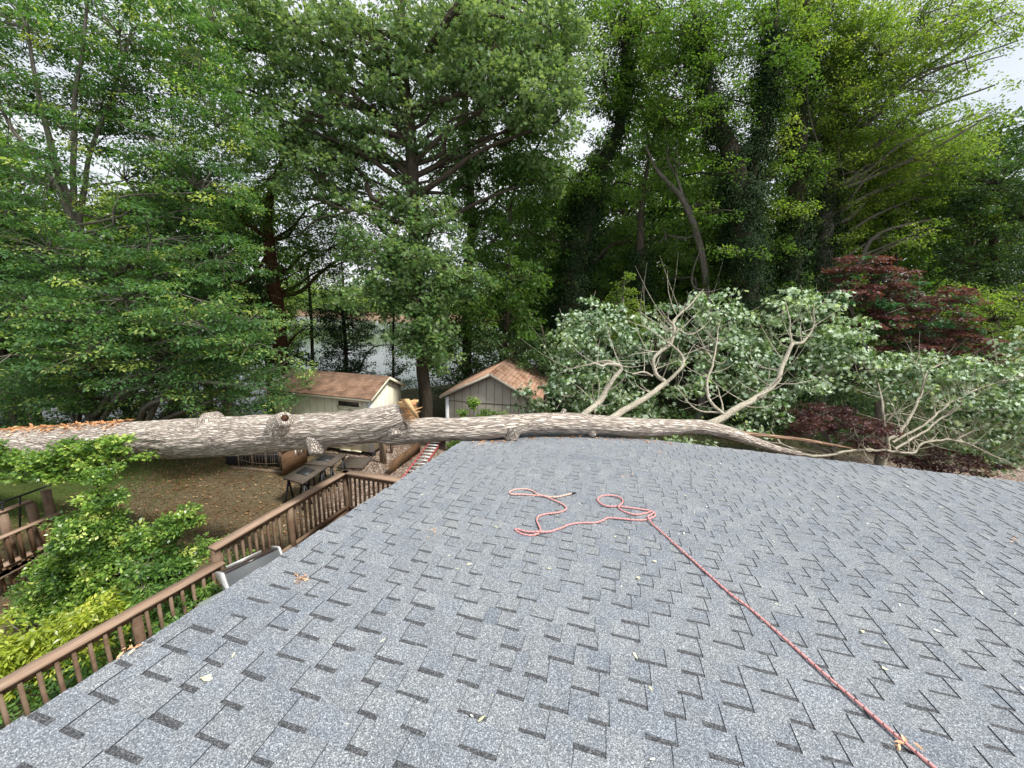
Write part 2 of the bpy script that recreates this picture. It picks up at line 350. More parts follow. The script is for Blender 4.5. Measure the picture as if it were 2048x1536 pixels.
for k in range(rows):
    v0 = VT+k*EX; v1 = min(VE, v0+EX)+.002
    e0 = UL+rg.uniform(-.006, .012)
    wav = .0012*rg.randn()
    # lamina (slopes up to the exposed butt edge)
    u = e0; base_t = rg.uniform(.35, .6)
    while u < UR_:
        un = u+rg.uniform(.6, 1.0); tt = np.clip(.5+.11*rg.randn(), 0, 1)
        quad([rp3(u, v0, .0), rp3(un, v0, .0), rp3(un, v1, HB), rp3(u, v1, HB)], [(u, v0, k*.31), (un, v0, k*.31), (un, v1, k*.31), (u, v1, k*.31)], [tt]*4)
        u = un
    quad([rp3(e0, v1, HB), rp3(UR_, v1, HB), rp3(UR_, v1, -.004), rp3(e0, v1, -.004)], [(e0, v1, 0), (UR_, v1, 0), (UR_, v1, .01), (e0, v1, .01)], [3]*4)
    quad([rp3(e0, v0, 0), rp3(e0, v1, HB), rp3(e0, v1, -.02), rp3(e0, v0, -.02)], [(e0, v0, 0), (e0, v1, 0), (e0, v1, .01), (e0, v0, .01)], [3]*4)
    u = UL+rg.uniform(-.1, .25)
    while u < UR_:
        g = rg.choice([.10, .12, .14, .17]); tw = rg.choice([.07, .09, .12, .15, .2])
        # dark band printed on the lower lamina at the head of the gap
        a, b_ = max(u, UL+.01), u+g
        sk = rg.uniform(-.004, .004)
        bw = rg.uniform(.028, .037)
        hh = lambda v: HB*(v-v0)/EX
        if b_ > a+.02:
            quad([rp3(a, v0+.001, .0012), rp3(b_, v0+.001, .0012), rp3(b_+sk, v0+bw, .0012+hh(v0+bw)), rp3(a+sk, v0+bw+rg.uniform(-.003, .003), .0012+hh(v0+bw))],
                 [(a, v0, 5), (b_, v0, 5), (b_, v0+bw, 5), (a, v0+bw, 5)], [2]*4)
        ta, tb = u+g, u+g+tw; tt = np.clip(.55+.13*rg.randn(), 0, 1); T0 = .006
        s1, s2 = rg.uniform(-.006, .006, 2)
        ta_, tb_ = max(ta, UL+.005), tb
        if tb_ > ta_+.02:
            A, B_, C_, D_ = rp3(ta_, v0+.0005, T0), rp3(tb_, v0+.0005, T0), rp3(tb_+s2, v1, HB+T0), rp3(ta_+s1, v1, HB+T0)
            a0, b0, c0, d0 = rp3(ta_, v0, -.001), rp3(tb_, v0, -.001), rp3(tb_+s2, v1, 0), rp3(ta_+s1, v1, 0)
            zz = k*.7+5
            quad([A, B_, C_, D_], [(ta, v0, zz), (tb, v0, zz), (tb, v1, zz), (ta, v1, zz)], [tt]*4)
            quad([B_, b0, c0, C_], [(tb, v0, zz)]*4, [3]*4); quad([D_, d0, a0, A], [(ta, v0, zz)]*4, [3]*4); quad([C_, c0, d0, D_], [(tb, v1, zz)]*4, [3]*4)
        u = tb
hp = RF(UL+.4, VE-.4); hp[2] = 0
house = thing('house', (hp[0], hp[1], 0), 'house whose low slope grey blue shingled roof fills the foreground', 'house')
mesh_from('roof_shingles', np.array(VS).reshape(-1, 3), np.array(QS).ravel(), np.arange(len(QS))*4, M['shingle'], house, {'lc': np.array(LC).reshape(-1, 3), 'tint': np.array(TT).ravel()})
M['trim'] = plain('drip_edge_metal', (.30, .26, .22), .5)
M['siding'] = plain('house_siding', (.62, .60, .54), .7)
M['fascia'] = plain('fascia_paint', (.72, .71, .68), .6)
mb = MB()
def slab(mb_, u0, u1, v0, v1, h0, h1, t_=.5):
    v_ = [RF(u_, v__, h) for u_ in (u0, u1) for v__ in (v0, v1) for h in (h0, h1)]
    mb_.add(v_, [(0, 1, 3, 2), (4, 6, 7, 5), (0, 4, 5, 1), (2, 3, 7, 6), (0, 2, 6, 4), (1, 5, 7, 3)], None, t_)
slab(mb, UL+.02, UR_, VT, VE-.02, -.05, -.012); mb.build('roof_deck', M['wood_old'], house)
mb = MB(); slab(mb, UL+.012, UL+.018, VT, VE-.01, -.17, -.010); slab(mb, UL+.02, UR_, VE-.018, VE-.006, -.19, -.012); mb.build('fascia', M['fascia'], house)
mb = MB(); slab(mb, UL-.004, UL+.010, VT, VE+.004, -.05, -.008); slab(mb, UL-.004, UR_, VE-.004, VE+.006, -.045, -.008); mb.build('drip_edge', M['trim'], house)
# far side of the ridge behind the photographer
mb = MB(); rd = RF(UL, VT, -.005); re = RF(UR_, VT, -.005); dn = np.array([-V[0]*7, -V[1]*7, -.75])
mb.add([rd, re, re+dn, rd+dn], [(0, 1, 2, 3)], [(0, 0, 0), (15.8, 0, 0), (15.8, 7, 0), (0, 7, 0)], .5); mb.build('rear_roof_slope', M['shingle'], house)
mb = MB()
wu0, wu1, wv0, wv1 = UL+.45, UR_-.5, VT-6.2, VE-.5
def wall_prism(mb_, c):
    n_ = len(c); bot = [np.array([p[0], p[1], -.3]) for p in c]
    mb_.add(list(c)+bot, [(i_, (i_+1) % n_, n_+(i_+1) % n_, n_+i_) for i_ in range(n_)])
top = [RF(wu0, wv1, -.07), RF(wu1, wv1, -.07), RF(wu1, VT, -.07), RF(wu1, VT, -.07)+dn*.88, RF(wu0, VT, -.07)+dn*.88, RF(wu0, VT, -.07)]
wall_prism(mb, top); mb.build('wall', M['siding'], house)
own(house)

# ------------------------------------------------------------------ leaves
T_DIAMOND = (G((0, 0, 0), (.28, .45, .05), (0, 1, -.04), (-.28, .45, .05)),)[0]
T_LONG = G((0, 0, 0), (.17, .35, .04), (.14, .7, .02), (0, 1, -.08), (-.14, .7, .02), (-.17, .35, .04))
T_OAK = G((0, 0, 0), (.10, .22, .0), (.38, .34, .05), (.16, .48, .0), (.42, .72, .04), (.13, .76, 0), (0, 1.05, -.04), (-.13, .76, 0), (-.42, .72, .04), (-.16, .48, 0), (-.38, .34, .05), (-.10, .22, 0))
T_MAPLE = G((0, 0, 0), (.40, .05, -.04), (.22, .32, .03), (.55, .55, 0), (.18, .62, .02), (0, 1.0, -.06), (-.18, .62, .02), (-.55, .55, 0), (-.22, .32, .03), (-.40, .05, -.04))
class Leaves:
    def __init__(s, seed): s.r = np.random.RandomState(seed); s.P = []; s.D = []; s.N = []; s.S = []; s.T = []
    def add(s, P, D, Nn, S, T):
        s.P.append(P); s.D.append(D); s.N.append(Nn); s.S.append(S); s.T.append(T)
    def clumps(s, C, rad, per, size, flat=.6, upw=.7, droop=.25, tbase=.5, tvar=.22, tj=.14, keep=None, flip=0.):
        r = s.r; C = np.asarray(C); M_ = len(C)
        if M_ == 0: return
        rad = np.broadcast_to(rad, (M_,)); n = r.poisson(per, M_)
        idx = np.repeat(np.arange(M_), n); K = len(idx)
        d = r.randn(K, 3); d /= np.linalg.norm(d, axis=1)[:, None]; d2 = d.copy(); d2[:, 2] *= flat
        rr = r.rand(K)**.45
        P = C[idx]+d2*(rad[idx]*rr)[:, None]
        P[:, 2] -= (rr*rad[idx])**2*droop
        # leaf axis mostly outward and downward
        ax = d*G(1, 1, .3)+r.randn(K, 3)*.45; ax[:, 2] -= droop
        nn = r.randn(K, 3)*(1-upw)*1.3+G(0, 0, 1)*upw
        if flip: f_ = r.rand(K) < flip; nn[f_] *= -1
        T = np.clip(tbase+tvar*r.randn(M_)[idx]+tj*r.randn(K), 0, 1)
        s.add(P, ax, nn, size*r.uniform(.65, 1.25, K), T)
    def build(s, name, tmpl, mat_, parent):
        P = np.concatenate(s.P); A = np.concatenate(s.D); Nn = np.concatenate(s.N); S = np.concatenate(s.S); T = np.concatenate(s.T)
        A /= np.linalg.norm(A, axis=1)[:, None]+1e-9; Nn = Nn-A*(A*Nn).sum(1)[:, None]; Nn /= np.linalg.norm(Nn, axis=1)[:, None]+1e-9
        B = np.cross(A, Nn)
        k = len(tmpl); t_ = tmpl[None]*S[:, None, None]
        v = P[:, None]+t_[..., 0:1]*B[:, None]+t_[..., 1:2]*A[:, None]+t_[..., 2:3]*Nn[:, None]
        n = len(P)
        s.count = n
        return mesh_from(name, v.reshape(-1, 3), np.arange(n*k), np.arange(n)*k, mat_, parent, {'tint': np.repeat(T, k)})
def in_ball(r, n, lo=.35):
    d = r.randn(n, 3); d /= np.linalg.norm(d, axis=1)[:, None]; return d*(lo+(1-lo)*r.rand(n)**.6)[:, None]
LEAFN = [0]; DM = 1.9

def tree(name, label, cat, group, stems, blobs, leafm, barkm, tmpl=T_DIAMOND, size=.1, cr=.45, per=70, dens=1.0, seed=1, flat=.55,
         upw=.7, droop=.25, tbase=.5, tvar=.2, tw=.02, sides=10, twigs=.5, ivy=None, extra_limbs=(), amp=.02, limb_r=.35, flip=0., limb_from=0, ivym='leaf_ivy', fill=()):
    """stems: list of paths [(px,py,Y,radius_m)...]; first begins at the ground. blobs: (px,py,Y,rx_px,ry_px,depth_m[,dens])"""
    r = np.random.RandomState(seed); base = at(*stems[0][0][:3]); base = G(base[0], base[1], float(gz(base[0], base[1])))
    root = thing(name, base, label, cat, group)
    mb = MB(); SP = []; SR = []
    for si, st in enumerate(stems):
        P = np.array([at(*p[:3]) for p in st]); rr = np.array([p[3] for p in st])
        if si == 0 and P[0][2] > base[2]+.05: P = np.vstack([base-G(0, 0, .15), P]); rr = np.concatenate([[rr[0]*1.35], rr])
        P, rr = resample(P, rr, .25); P[:, :2] += (noise(P*.8+si*9)-.5)[:, None]*.12*(np.arange(len(P)) > 0)[:, None]
        v, lc_, q_ = tube_arr(P, rr, sides, amp, 7); mb.arr(v, q_, lc_); SP.append(P); SR.append(rr)
    mb.build('trunk', M[barkm], root, True)
    AP = np.vstack(SP[limb_from:]); AR = np.concatenate(SR[limb_from:])
    lv = Leaves(seed+100); mbb = MB(); nb = 0
    rf = np.random.RandomState(seed+7); blobs = list(blobs)
    for (x0, y0, x1, y1, Yf, nf_, rpx, df) in fill:
        gx_ = max(1, int(round(math.sqrt(nf_*(x1-x0)/(y1-y0))))); gy_ = max(1, int(round(nf_/gx_)))
        for a_ in range(gx_):
            for b_ in range(gy_):
                blobs.append((x0+(a_+rf.uniform(.1, .9))*(x1-x0)/gx_, y0+(b_+rf.uniform(.1, .9))*(y1-y0)/gy_, Yf+rf.uniform(-1, 1), rpx*rf.uniform(.8, 1.3), rpx*rf.uniform(.5, .8), 1.1, df*rf.uniform(.6, 1.2)))
    for bl in blobs:
        px, py, Y, rx, ry, dm = bl[:6]; dd = dens*(bl[6] if len(bl) > 6 else 1)
        c = at(px, py, Y); k = Y/F*1.02; R3 = G(rx*k, dm, ry*k)
        ns = max(3, int(dd*DM*math.pi*R3[0]*R3[2]/(cr*cr)*.62))
        C = c+in_ball(r, ns)*R3
        C = C[C[:, 2] > gz(C[:, 0], C[:, 1])+.25]
        if len(C) == 0: continue
        lv.clumps(C, cr*r.uniform(.6, 1.25, len(C)), per, size, flat, upw, droop, tbase, tvar, flip=flip)
        # limb to the blob
        dist = np.linalg.norm((AP-c)*G(1, 1, 1.0)+G(0, 0, .45)*np.linalg.norm((AP-c)[:, :2], axis=1)[:, None], axis=1)
        ia = int(np.argmin(dist)); a = AP[ia]; ra = min(AR[ia]*limb_r*1.6, .03+.012*np.linalg.norm(c-a)*1.3)
        d = c-a; ln = np.linalg.norm(d)
        if ln > .3:
            nb += 1; mid = a+d*.5+r.randn(3)*ln*.07+G(0, 0, ln*.06)
            LP, LR = resample(np.array([a, a+d*.25+r.randn(3)*ln*.04, mid, c]), np.array([ra, ra*.85, ra*.6, ra*.3]), .35)
            v, lc_, q_ = tube_arr(LP, LR, 6); mbb.arr(v, q_, lc_)
        else: LP = np.array([a, c]); LR = np.array([ra, ra*.5])
        src = np.vstack([LP[len(LP)//3:], [c]])
        sel = C[r.rand(len(C)) < twigs][:90]
        for e in sel:
            s_ = src[np.argmin(np.linalg.norm(src-e, axis=1)+r.rand(len(src))*.5)]; d = e-s_; l_ = np.linalg.norm(d)
            if l_ < .15: continue
            p = np.array([s_, s_+d*.5+r.randn(3)*l_*.09+G(0, 0, l_*.05), e, e+d/l_*cr*.6])
            v, lc_, q_ = tube_arr(p, np.array([tw, tw*.7, tw*.4, tw*.15]), 4); mbb.arr(v, q_, lc_); nb += 1
    for st in extra_limbs:
        P, rr = resample(np.array([at(*p[:3]) for p in st]), np.array([p[3] for p in st]), .15)
        P = P+(np.stack([noise(P*2.2), noise(P*2.2+40), noise(P*2.2+80)], 1)-.5)*.12*(np.arange(len(P)) > 0)[:, None]
        v, lc_, q_ = tube_arr(P, rr, 8, .01, 9); mbb.arr(v, q_, lc_); nb += 1
    if nb: mbb.build('branches', M[barkm], root, True)
    if lv.P: lv.build('crown', tmpl, M[leafm], root); LEAFN[0] += lv.count
    if ivy:
        iv = Leaves(seed+300); n_iv = 0
        for (si, t0, t1, cnt, wid, isz) in ivy:
            P, rr = SP[si], SR[si]; n_ = len(P); ii = r.randint(int(t0*(n_-1)), max(int(t0*(n_-1))+1, int(t1*(n_-1))), cnt//34)
            a = r.rand(len(ii))*2*math.pi; dirs = np.stack([np.cos(a), np.sin(a), r.randn(len(ii))*.1], 1)
            C = P[ii]+dirs*(rr[ii]+wid*r.rand(len(ii))**1.5*(.5+noise(P[ii]*1.3)))[:, None]+r.randn(len(ii), 3)*.06
            K = 34; idx = np.repeat(np.arange(len(C)), K); Q = C[idx]+r.randn(len(idx), 3)*G(.15, .15, .13)
            nn = dirs[idx]*.8+G(0, 0, .55)+r.randn(len(idx), 3)*.3; ax = r.randn(len(idx), 3)*.4+G(0, 0, -.9)+dirs[idx]*.4
            T = np.clip(.45+.22*r.randn(len(C))[idx]+.15*r.randn(len(idx)), 0, 1)
            iv.add(Q, ax, nn, isz*r.uniform(.6, 1.2, len(idx)), T)
        iv.build('ivy', T_DIAMOND, M[ivym], root); LEAFN[0] += iv.count
    own(root); return root

exec_trees = True
# ---- standing trees, left to right
tree('hornbeam_tree', 'multi stemmed tree on the left with layered drooping sprays and pale smooth stems', 'tree', None,
     [[(178, 800, 12.5, .17), (172, 640, 12.5, .15), (160, 500, 12.5, .14), (140, 400, 12.5, .10), (105, 300, 12.4, .08), (70, 170, 12.3, .05), (50, 40, 12.3, .03)],
      [(160, 500, 12.5, .10), (150, 380, 12.6, .075), (145, 260, 12.6, .06), (165, 120, 12.7, .045), (175, -20, 12.7, .03)],
      [(165, 560, 12.5, .09), (130, 420, 12.2, .07), (80, 330, 12.1, .06), (20, 250, 12.0, .045), (-40, 120, 12, .03)],
      [(160, 480, 12.5, .08), (168, 340, 12.9, .06), (215, 200, 13, .045), (260, 60, 13.1, .03)]],
     [(60, 60, 12.5, 120, 90, 1.3, .75), (240, 70, 13, 120, 90, 1.3, .7), (20, 230, 12, 90, 90, 1.2, .6), (200, 210, 13, 110, 70, 1.3, .55), (340, 200, 13.5, 100, 90, 1.2, .8),
      (60, 360, 12, 120, 80, 1.4), (250, 360, 13, 120, 80, 1.4, .9), (390, 370, 13, 110, 80, 1.3), (100, 500, 11.5, 140, 70, 1.4), (300, 480, 12, 140, 70, 1.4),
      (430, 520, 12, 100, 60, 1.2), (60, 620, 11.5, 140, 70, 1.4), (250, 600, 11, 150, 60, 1.4), (410, 640, 10.8, 130, 50, 1.1), (480, 690, 11, 90, 50, .9, .7), (560, 735, 11.5, 60, 28, .8),
      (60, 740, 11, 130, 70, 1.3), (200, 690, 10.8, 130, 60, 1.2), (330, 730, 11, 120, 50, 1, .6), (60, 810, 11, 120, 50, 1.2, .8), (240, 800, 12.2, 130, 60, 1, .85), (420, 790, 12.2, 100, 45, .9, .9), (520, 790, 12.0, 50, 50, .7, .9)],
     'leaf_hornbeam', 'bark_grey', T_DIAMOND, .105, .42, 62, 1.0, 11, .28, .82, .25, .57, .24, .014, twigs=.6, fill=[(-20, -20, 450, 330, 13.5, 20, 75, 1.05), (0, 330, 520, 780, 13.2, 20, 80, .85), (-20, 580, 540, 810, 10.8, 20, 75, .9), (-20, 690, 480, 830, 13.5, 14, 70, 1.1), (430, 640, 600, 790, 12.6, 6, 45, .9)])
tree('oak_tree', 'tall oak in the centre behind the two sheds with a straight trunk and crooked limbs', 'tree', None,
     [[(852, 835, 16.5, .30), (848, 760, 16.5, .27), (838, 600, 16.5, .25), (830, 480, 16.5, .25), (822, 330, 16.5, .24), (815, 230, 16.5, .22), (805, 120, 16.5, .17), (800, -40, 16.5, .13)],
      [(828, 160, 16.5, .16), (850, 110, 16.2, .15), (885, 60, 16, .13), (930, -10, 15.8, .12)]],
     [(620, 60, 16, 120, 80, 1.8, .8), (750, 90, 15.5, 100, 70, 1.5), (500, 100, 16, 110, 90, 1.5, .7), (720, 200, 15.3, 90, 50, 1.3, .8), (620, 190, 16, 80, 60, 1.3, .6), (520, 260, 15.5, 110, 80, 1.5, .8),
      (1010, 110, 15.5, 100, 70, 1.5), (1080, 180, 15.5, 80, 60, 1.5), (940, 180, 16, 80, 50, 1.4, .8), (1100, 60, 16, 60, 60, 1.2, .6), (900, 30, 16, 80, 60, 1.5, .8), (1120, 240, 15.5, 55, 45, 1, .8), (380, 60, 16, 80, 80, 1.3, .6),
      (830, 450, 16, 80, 50, 1.0, .7), (760, 500, 15.5, 95, 42, 1.2, 1.1), (860, 530, 15.0, 95, 48, 1.2, 1.3), (740, 590, 15.0, 85, 45, 1.1, 1.3), (840, 600, 14.9, 75, 45, .9, 1.4), (920, 560, 15.2, 65, 32, .9, 1.2), (800, 540, 14.8, 70, 40, .8, 1.2), (830, 680, 14.9, 60, 34, .7, 1.1),
      (850, 660, 14.9, 65, 48, .8, 1.4), (870, 700, 15.0, 45, 38, .8, 1.2), (600, 330, 15.5, 100, 50, 1.3, .8), (690, 340, 17, 90, 60, 1.2, .55)],
     'leaf_oak', 'bark_dark', T_OAK, .17, .42, 46, .95, 21, .6, .62, .2, .5, .22, .018, sides=16, twigs=.5,
     extra_limbs=[[(822, 285, 16.5, .12), (780, 268, 16.2, .10), (740, 262, 16, .09), (700, 248, 15.8, .07), (655, 250, 15.6, .05), (620, 240, 15.5, .04), (590, 260, 15.4, .02)],
                  [(720, 258, 15.9, .06), (700, 218, 15.6, .05), (670, 205, 15.5, .045), (640, 215, 15.4, .035), (610, 240, 15.4, .02)],
                  [(822, 215, 16.5, .11), (870, 205, 16, .10), (920, 190, 15.8, .085), (980, 192, 15.6, .07), (1010, 195, 15.5, .06), (1008, 150, 15.4, .03)],
                  [(825, 455, 16.5, .10), (790, 440, 16, .09), (765, 425, 15.7, .08), (740, 415, 15.6, .07), (690, 420, 15.4, .06), (655, 405, 15.3, .045), (640, 380, 15.3, .03), (630, 345, 15.3, .015)],
                  [(720, 418, 15.5, .06), (680, 430, 15.3, .05), (640, 438, 15.2, .035), (600, 470, 15.2, .02)],
                  [(812, 90, 16.5, .09), (760, 60, 16.2, .08), (700, 20, 16, .07), (670, -30, 16, .05)]], fill=[(400, -20, 1140, 250, 16.5, 24, 62, .62), (560, 250, 800, 420, 16.5, 6, 55, .6), (850, 220, 1130, 400, 17, 7, 50, .8), (700, 380, 950, 480, 15.6, 5, 45, .7)])
tree('vine_covered_tree', 'brown vine wrapped trunk left of the cream shed beside the lake', 'tree', None,
     [[(568, 745, 18.5, .34), (560, 660, 18.5, .30), (550, 580, 18.5, .28), (542, 500, 18.5, .24), (535, 440, 18.5, .18), (560, 330, 18.5, .12), (600, 240, 18.5, .08)],
      [(542, 480, 18.5, .12), (490, 445, 18.3, .10), (420, 410, 18, .07), (350, 380, 18, .04)],
      [(540, 500, 18.5, .09), (500, 560, 18.0, .06), (470, 560, 18, .05), (460, 480, 18, .03)]],
     [(560, 350, 18, 100, 60, 1.5, .8), (470, 420, 17.5, 90, 50, 1.4, .8), (640, 430, 18, 80, 50, 1.4, .8), (400, 460, 18, 80, 50, 1.4, .8), (600, 540, 18.5, 60, 50, 1, 1), (640, 330, 19, 90, 60, 1.3, .9), (470, 620, 19, 60, 60, 1, 1), (610, 470, 19, 90, 50, 1.2, 1), (700, 520, 19.5, 70, 40, 1, .8), (620, 650, 21, 50, 40, 1, .5)],
     'leaf_mid', 'bark_vine', T_DIAMOND, .10, .42, 55, 1.0, 31, .6, .6, amp=.07, sides=16,
     ivy=[(0, .05, .6, 2600, .2, .07)], ivym='leaf_brown', fill=[(330, 220, 780, 540, 19, 16, 70, .9), (440, 600, 600, 740, 19.5, 5, 50, .9)])
tree('hickory_tree', 'tall dark trunked tree just right of the central oak with long hanging leaves', 'tree', None,
     [[(935, 800, 20, .26), (936, 620, 20, .24), (942, 460, 20, .22), (935, 320, 20, .18), (928, 150, 20, .14), (925, -20, 20, .1)],
      [(1012, 720, 18, .09), (1016, 560, 18, .08), (1020, 440, 18, .07), (1035, 370, 17.8, .06), (1070, 300, 17.5, .045), (1100, 250, 17.4, .03)]],
     [(1010, 290, 17.5, 110, 60, 1.5), (1060, 370, 17.5, 80, 55, 1.3), (960, 380, 18, 80, 60, 1.3, .8), (1060, 60, 18, 80, 80, 1.5, .8), (960, 90, 19, 100, 90, 1.5, .6), (990, 480, 17.5, 80, 50, 1.3, .9), (1030, 560, 17, 80, 50, 1.3),
      (1000, 640, 17, 90, 45, 1.2), (1090, 130, 17.5, 60, 60, 1.2, .8), (1080, 450, 18, 50, 40, 1, .7), (890, 300, 20, 60, 60, 1.2, .6)],
     'leaf_mid', 'bark_dark', T_LONG, .19, .45, 42, 1.0, 41, .6, .45, .5, .38, fill=[(860, -20, 1140, 420, 20.5, 14, 75, .9), (880, 420, 1120, 660, 20, 12, 65, 1.1), (860, 640, 1120, 770, 19.5, 8, 55, 1.2)])
tree('understory_tree', 'small dark evergreen in front of the bright lake behind the cream shed', 'tree', None,
     [[(690, 775, 20, .10), (690, 680, 20, .09), (685, 600, 20, .07), (680, 520, 20, .04)], [(625, 760, 21, .09), (622, 650, 21, .08), (615, 540, 21, .06)]],
     [(690, 700, 19.6, 55, 50, 1.2, 2), (700, 650, 19.6, 62, 45, 1.2, 2), (640, 740, 19.5, 40, 18, .8, 1), (720, 740, 19.2, 40, 20, .8, 2), (800, 745, 18.6, 26, 30, .7, 1.4), (595, 715, 19, 30, 36, .8, 1.4), (820, 690, 19, 30, 30, .7, 1), (650, 620, 19.5, 70, 40, 1, 1.3), (680, 590, 20, 60, 40, 1.2, .8), (640, 570, 20.5, 50, 50, 1.2, .5), (650, 660, 20.5, 40, 40, 1, .7), (690, 740, 19.5, 45, 30, 1, .9), (620, 500, 20, 80, 50, 1, .7), (700, 480, 20, 70, 50, 1, .5)],
     'leaf_dark', 'bark_dark', T_DIAMOND, .11, .42, 55, .95, 51, .4, .75)
tree('slender_tree', 'slender ivy clad young tree between the cream shed and the oak trunk', 'tree', None,
     [[(785, 790, 19, .07), (786, 700, 19, .06), (790, 600, 19, .05), (780, 470, 19, .03)]],
     [(800, 560, 19, 50, 40, .8, .5), (790, 480, 19, 70, 40, 1, .5)], 'leaf_dark', 'bark_dark', T_DIAMOND, .09, .35, 40, .8, 52, ivy=[(0, 0, .6, 2500, .2, .08)])
tree('leaning_ivy_tree', 'thick leaning trunk smothered in dark ivy right of the grey shed', 'tree', None,
     [[(1128, 760, 19, .62), (1135, 640, 19, .55), (1155, 520, 19, .50), (1175, 410, 19, .42), (1195, 340, 19, .33), (1235, 265, 19, .24), (1248, 180, 19, .18), (1252, 60, 19, .13), (1258, -30, 19, .1)]],
     [(1240, 70, 18.5, 60, 80, 1.3, .8), (1210, 170, 18.5, 50, 50, 1, .6), (1160, 350, 18, 70, 50, 1, .7), (1280, 170, 19, 50, 60, 1, .6), (1190, 300, 18.5, 40, 30, .8, .6), (1110, 480, 18.5, 50, 50, 1, .6)],
     'leaf_mid', 'bark_dark', T_DIAMOND, .12, .4, 48, 1, 61, ivy=[(0, 0, .62, 42000, .5, .10), (0, .62, .95, 9000, .3, .10)], fill=[(1170, -20, 1340, 250, 19.5, 7, 60, 1.0), (1080, 330, 1320, 660, 20.5, 12, 65, 1.3)])
tree('ivy_column_tree', 'narrow ivy column standing between the leaning ivy tree and the bent sapling', 'tree', None,
     [[(1292, 720, 18.5, .26), (1285, 600, 18.5, .22), (1280, 480, 18.5, .17), (1284, 400, 18.5, .10), (1300, 300, 18.5, .06)]],
     [(1300, 290, 18.5, 60, 70, 1.2, .7), (1330, 200, 18.5, 70, 70, 1.2, .6), (1250, 420, 18.5, 50, 40, 1, .7), (1300, 380, 18.5, 40, 40, 1, .6)],
     'leaf_mid', 'bark_dark', T_DIAMOND, .11, .4, 48, 1, 62, ivy=[(0, 0, .7, 15000, .4, .10)])
tree('leaning_bare_tree', 'thin bare trunk leaning left and forking in front of the bright gap on the right', 'tree', None,
     [[(1418, 700, 17.5, .15), (1412, 560, 17.5, .14), (1395, 470, 17.5, .14), (1365, 400, 17.5, .12), (1335, 365, 17.5, .09), (1310, 335, 17.5, .06), (1290, 290, 17.5, .03)],
      [(1370, 410, 17.5, .08), (1352, 350, 17.6, .06), (1335, 320, 17.6, .04), (1330, 250, 17.6, .02)],
      [(1420, 580, 17.4, .05), (1388, 575, 17.2, .045), (1385, 545, 17.2, .03), (1400, 500, 17.2, .02)]],
     [(1330, 470, 18.5, 60, 40, 1.2, .5), (1360, 330, 17.5, 70, 50, 1, .45), (1390, 410, 17.5, 50, 40, 1, .4), (1400, 520, 17.5, 40, 30, 1, .4), (1330, 560, 20, 60, 40, 1, .6)],
     'leaf_mid', 'bark_grey', T_DIAMOND, .10, .38, 40, .9, 63)
tree('twin_ivy_tree', 'massive ivy smothered tree forking into two dark stems right of centre', 'tree', None,
     [[(1500, 740, 17, .62), (1492, 620, 17, .58), (1485, 500, 17, .50), (1478, 380, 17, .42), (1460, 300, 17, .34), (1430, 230, 17, .24), (1405, 150, 17, .16), (1390, 40, 17, .10), (1380, -40, 17, .08)],
      [(1495, 380, 17, .22), (1515, 300, 17, .18), (1530, 220, 17, .14), (1545, 120, 17, .09), (1555, 0, 17, .06)]],
     [(1400, 70, 16.8, 90, 70, 1.4, .8), (1420, 180, 16.8, 60, 50, 1.2, .6), (1360, 150, 17, 70, 60, 1.2, .7), (1500, 60, 17.5, 70, 70, 1.2, .5), (1540, 180, 17, 50, 60, 1, .5), (1350, 240, 17, 60, 50, 1.2, .6),
      (1460, 345, 16.2, 50, 30, .8, .5), (1480, 505, 15.8, 70, 16, .7, .8), (1440, 420, 16.2, 40, 30, .7, .5), (1280, 70, 18, 50, 60, 1, .5)],
     'leaf_mid', 'bark_dark', T_DIAMOND, .11, .4, 52, 1, 71, ivy=[(0, 0, .6, 50000, .55, .10), (0, .6, .95, 11000, .35, .1), (1, 0, .9, 13000, .35, .1)], fill=[(1310, -20, 1570, 280, 17.5, 14, 60, 1.15), (1340, 280, 1600, 620, 18.2, 14, 50, 1.0)])
tree('straight_ivy_tree', 'very tall straight trunk, ivy on its lower half, left of the crimson maple', 'tree', None,
     [[(1575, 740, 18, .42), (1582, 600, 18, .38), (1590, 450, 18, .34), (1598, 300, 18, .28), (1606, 160, 18, .22), (1612, -40, 18, .16)]],
     [(1600, 60, 17.5, 70, 60, 1.4, .6), (1560, 300, 17.5, 50, 70, 1, .5), (1640, 200, 18, 50, 70, 1, .5), (1560, 420, 17.3, 50, 50, .8, .7), (1570, 80, 18, 60, 60, 1, .4)],
     'leaf_light', 'bark_dark', T_DIAMOND, .11, .4, 50, 1, 72, ivy=[(0, 0, .55, 30000, .45, .10), (0, .55, .95, 9000, .3, .1)], fill=[(1530, -20, 1700, 420, 18.3, 14, 55, 1.1), (1560, 400, 1720, 620, 19.3, 7, 50, 1.0)])
